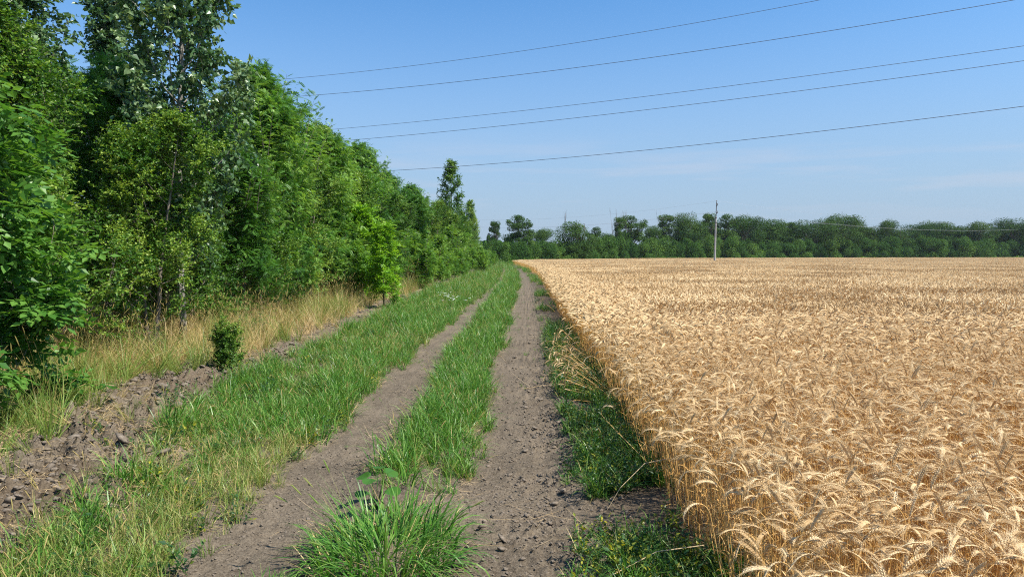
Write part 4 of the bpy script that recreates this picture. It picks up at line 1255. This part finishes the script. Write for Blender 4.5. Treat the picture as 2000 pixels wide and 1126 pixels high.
WG = "five overhead wires crossing the sky"
wire("overhead_wire", pt(505, 161, 34.4), pt(1660, 0, 23.8), .35, .0075, M_wire, "topmost of the five overhead wires across the sky", WG)
wire("overhead_wire", pt(560, 192, 32.5), pt(2000, 8, 20.8), .35, .0085, M_wire, "second from top of the five overhead wires", WG)
wire("overhead_wire", pt(665, 253, 37), pt(2000, 98, 24), .20, .0085, M_wire, "third from top of the five overhead wires", WG)
wire("overhead_wire", pt(685, 275, 38), pt(2000, 126, 24.8), .20, .0095, M_wire, "fourth from top of the five overhead wires", WG)
wire("overhead_wire", pt(800, 332, 49), pt(2000, 212, 31), .28, .0135, M_wire, "lowest and darkest of the five overhead wires", WG)
FWG = "thin wires strung from the power pole"
k = 0
for dz, dy, nm in ((9.5, 0, "top"), (7.95, -.8, "near crossarm"), (7.95, .8, "far crossarm")):
    a_ = np.array([PX + .3, PY + dy, dz])
    wire("pole_wire", a_, a_ + np.array([88, 66, -.4]), 1.2, .007, M_wire2, "pale thin wire running right from the power pole's %s insulator" % nm, FWG, ext=0)
    wire("pole_wire", a_, a_ + np.array([-40, 46, -.4]), 1.0, .007, M_wire2, "pale thin wire running left from the power pole's %s insulator" % nm, FWG, ext=0)

# ------------------------------------------------------------------ foreground plants
r = np.random.default_rng(123)
g = Geo()
n = 1000
a = r.uniform(0, 2 * np.pi, n); rr_ = .38 * np.sqrt(r.random(n))
base = np.stack([rr_ * np.cos(a), 1.35 * rr_ * np.sin(a), np.zeros(n)], 1)
blades(g, base, a + r.normal(0, .6, n), np.abs(r.normal(.7, .5, n)), np.abs(r.normal(1.45, .6, n)), r.uniform(.12, .38, n), r.uniform(.005, .0125, n), r.uniform(0, .95, n), r=r, segs=7)
n = 22
a = r.uniform(0, 2 * np.pi, n); rr_ = .2 * np.sqrt(r.random(n))
base = np.stack([rr_ * np.cos(a), 1.3 * rr_ * np.sin(a), np.zeros(n)], 1)
blades(g, base, a + r.normal(0, .3, n), r.uniform(.8, 1.2, n), r.uniform(.5, 1.1, n), r.uniform(.34, .52, n), r.uniform(.009, .014, n), r.uniform(.3, 1.0, n), r=r, segs=7)
n = 60
a = r.uniform(0, 2 * np.pi, n); rr_ = .3 * np.sqrt(r.random(n))
base = np.stack([rr_ * np.cos(a), 1.3 * rr_ * np.sin(a), np.zeros(n)], 1)
blades(g, base, a, np.abs(r.normal(.6, .3, n)), r.uniform(.2, .9, n), r.uniform(.2, .5, n), r.uniform(.002, .005, n), r.uniform(.8, 1.1, n), r=r, segs=7)
e = empty("grass_tuft", (-.80, 4.0, float(gh(np.array(-.80), np.array(4.0), False))), 0, 1.05)
tag(e, "big lush tuft of arching broad green grass blades between the ruts", "grass tuft")
o = g.obj("blades", M_grass, e)
g = Geo(); n = 110
a = r.uniform(0, 2 * np.pi, n); rr_ = .40 * np.sqrt(r.random(n))
base = np.stack([rr_ * np.cos(a), 1.3 * rr_ * np.sin(a), np.zeros(n)], 1)
blades(g, base, a + r.normal(0, .8, n), r.uniform(.6, 1.5, n), r.normal(.5, .4, n), r.uniform(.1, .34, n), r.uniform(.003, .007, n), r.uniform(0, .8, n), r=r, segs=7)
g.obj("dead_blades", M_dry, e)
for i in range(16):
    g = Geo()
    a = r.uniform(0, 6.28); b = np.array([[.2 * math.cos(a), .25 * math.sin(a), 0.0]])
    P = blades(g, b, np.array([a]), np.array([r.uniform(.1, .6)]), np.array([r.uniform(.3, .9)]), np.array([r.uniform(.3, .5)]), np.array([.0022]), np.array([.9]), r=r)
    q = P[0, -1]; d = unit(P[0, -1] - P[0, -2])
    tube(g, [q - d * .02, q, q + d * .03, q + d * .055, q + d * .07 + [0, 0, -.008]], [.001, .004, .0045, .0035, .0008], 5, .6)
    g.obj("seed_head", M_grassy, e)
for (x, y_, s, lab) in ((-1.22, 3.35, .5, "small grass tuft at the bottom edge left of the big tuft"),):
    e2 = empty("grass_tuft", (x, y_, float(gh(np.array(x), np.array(y_), False))), 1.0, s)
    tag(e2, lab, "grass tuft")
    o2 = o.copy(); COL.objects.link(o2); o2.parent = e2
# broadleaf plant behind the tuft
e = empty("broadleaf_plant", (-1.02, 4.75, float(gh(np.array(-1.02), np.array(4.75), False))))
tag(e, "broad leaved weed with round pale green leaves behind the big tuft", "weed")
g = Geo(); gs = Geo()
RV = [(0, 0, 0)]; 
for q in range(11):
    a = -math.pi / 2 + .35 + (2 * math.pi - .7) * q / 10
    RV.append((.52 * math.cos(a), .45 + .52 * math.sin(a), .06 * math.cos(a * 2)))
RF = [(0, q, q + 1) for q in range(1, 11)]
for i in range(7):
    a = i * .95 + r.normal(0, .2); h = r.uniform(.14, .27)
    tip = np.array([.09 * math.cos(a), .09 * math.sin(a), h])
    tube(gs, [(0, 0, 0), tip * [.5, .5, .6], tip], [.003, .0025, .002], 4, .5)
    d = unit(np.array([math.cos(a), math.sin(a), -.1])); 
    place(g, RV, RF, frames(d[None], np.array([[math.cos(a) * .2, -.3, 1.0]])), tip[None], np.array([r.uniform(.5, .8)]), 0, np.array([r.uniform(.07, .11)]))
g.obj("leaves", M_box, e); gs.obj("stems", M_box, e)
# white flowers by the left rut
for i, (x, y_) in enumerate(((-2.2, 22.0), (-2.6, 24.0))):
    e = empty("wildflower", (x, y_, 0.0)); tag(e, "clump of small white wildflowers on the verge, %s" % ["nearer of the two", "farther of the two"][i], "wildflowers", "white wildflowers on the verge")
    gs = Geo()
    for q in range(12):
        g = Geo()
        a = r.uniform(0, 6.28); p0 = np.array([r.normal(0, .2), r.normal(0, .25), 0]); tp_ = p0 + [r.normal(0, .04), r.normal(0, .04), r.uniform(.3, .48)]
        tube(gs, [p0, tp_], [.002, .0015], 3, .4)
        for w_ in range(7):
            c = tp_ + [r.normal(0, .02), r.normal(0, .02), r.normal(.0, .004)]
            tube(g, [c, c + [0, 0, .004]], [.009, .006], 6, cap=True)
        g.obj("flower_head", M_white, e)
    gs.obj("stems", M_weed, e)
# long broken straws lying out from the wheat edge
for i, (x0, y0, x1, y1, lab) in enumerate(((.95, 3.75, .30, 3.55, "long pale straw lying on the soil before the yellow tipped weeds"), (1.0, 4.9, .55, 4.75, "pale bent straw sticking out of the wheat over the dark weeds"), (.45, 9.3, -.05, 9.1, "long straw fallen across the right rut"))):
    z0 = float(gh(np.array(x0), np.array(y0), False)); hh = (.20, .34, .05)[i]
    g = Geo(); P = np.array([[x0, y0, z0 + hh], [(x0 * .6 + x1 * .4), (y0 * .6 + y1 * .4) + .03, z0 + hh * .92], [x0 * .2 + x1 * .8, y0 * .2 + y1 * .8, z0 + hh * .5], [x1, y1, z0 + .03]])
    tube(g, P, [.0026, .0026, .0022, .0014], 5, .8)
    o = g.obj("loose_straw", M_straw); tag(o, lab, "straw")

# ------------------------------------------------------------------ air
hm_, hn, ho = mat("summer_haze")
pv = hn.nodes.new("ShaderNodeVolumePrincipled")
pv.inputs['Color'].default_value = (0.80, 0.88, 1.0, 1); pv.inputs['Density'].default_value = 0.00011; pv.inputs['Anisotropy'].default_value = 0.2
hn.links.new(pv.outputs[0], ho.inputs['Volume'])
g = Geo(); boxg(g, (100, 130, 7.0), (620, 420, 16.4))
o = g.obj("haze", hm_); tag(o, "thin summer haze over the field softening the far tree line", "haze", kind="stuff")
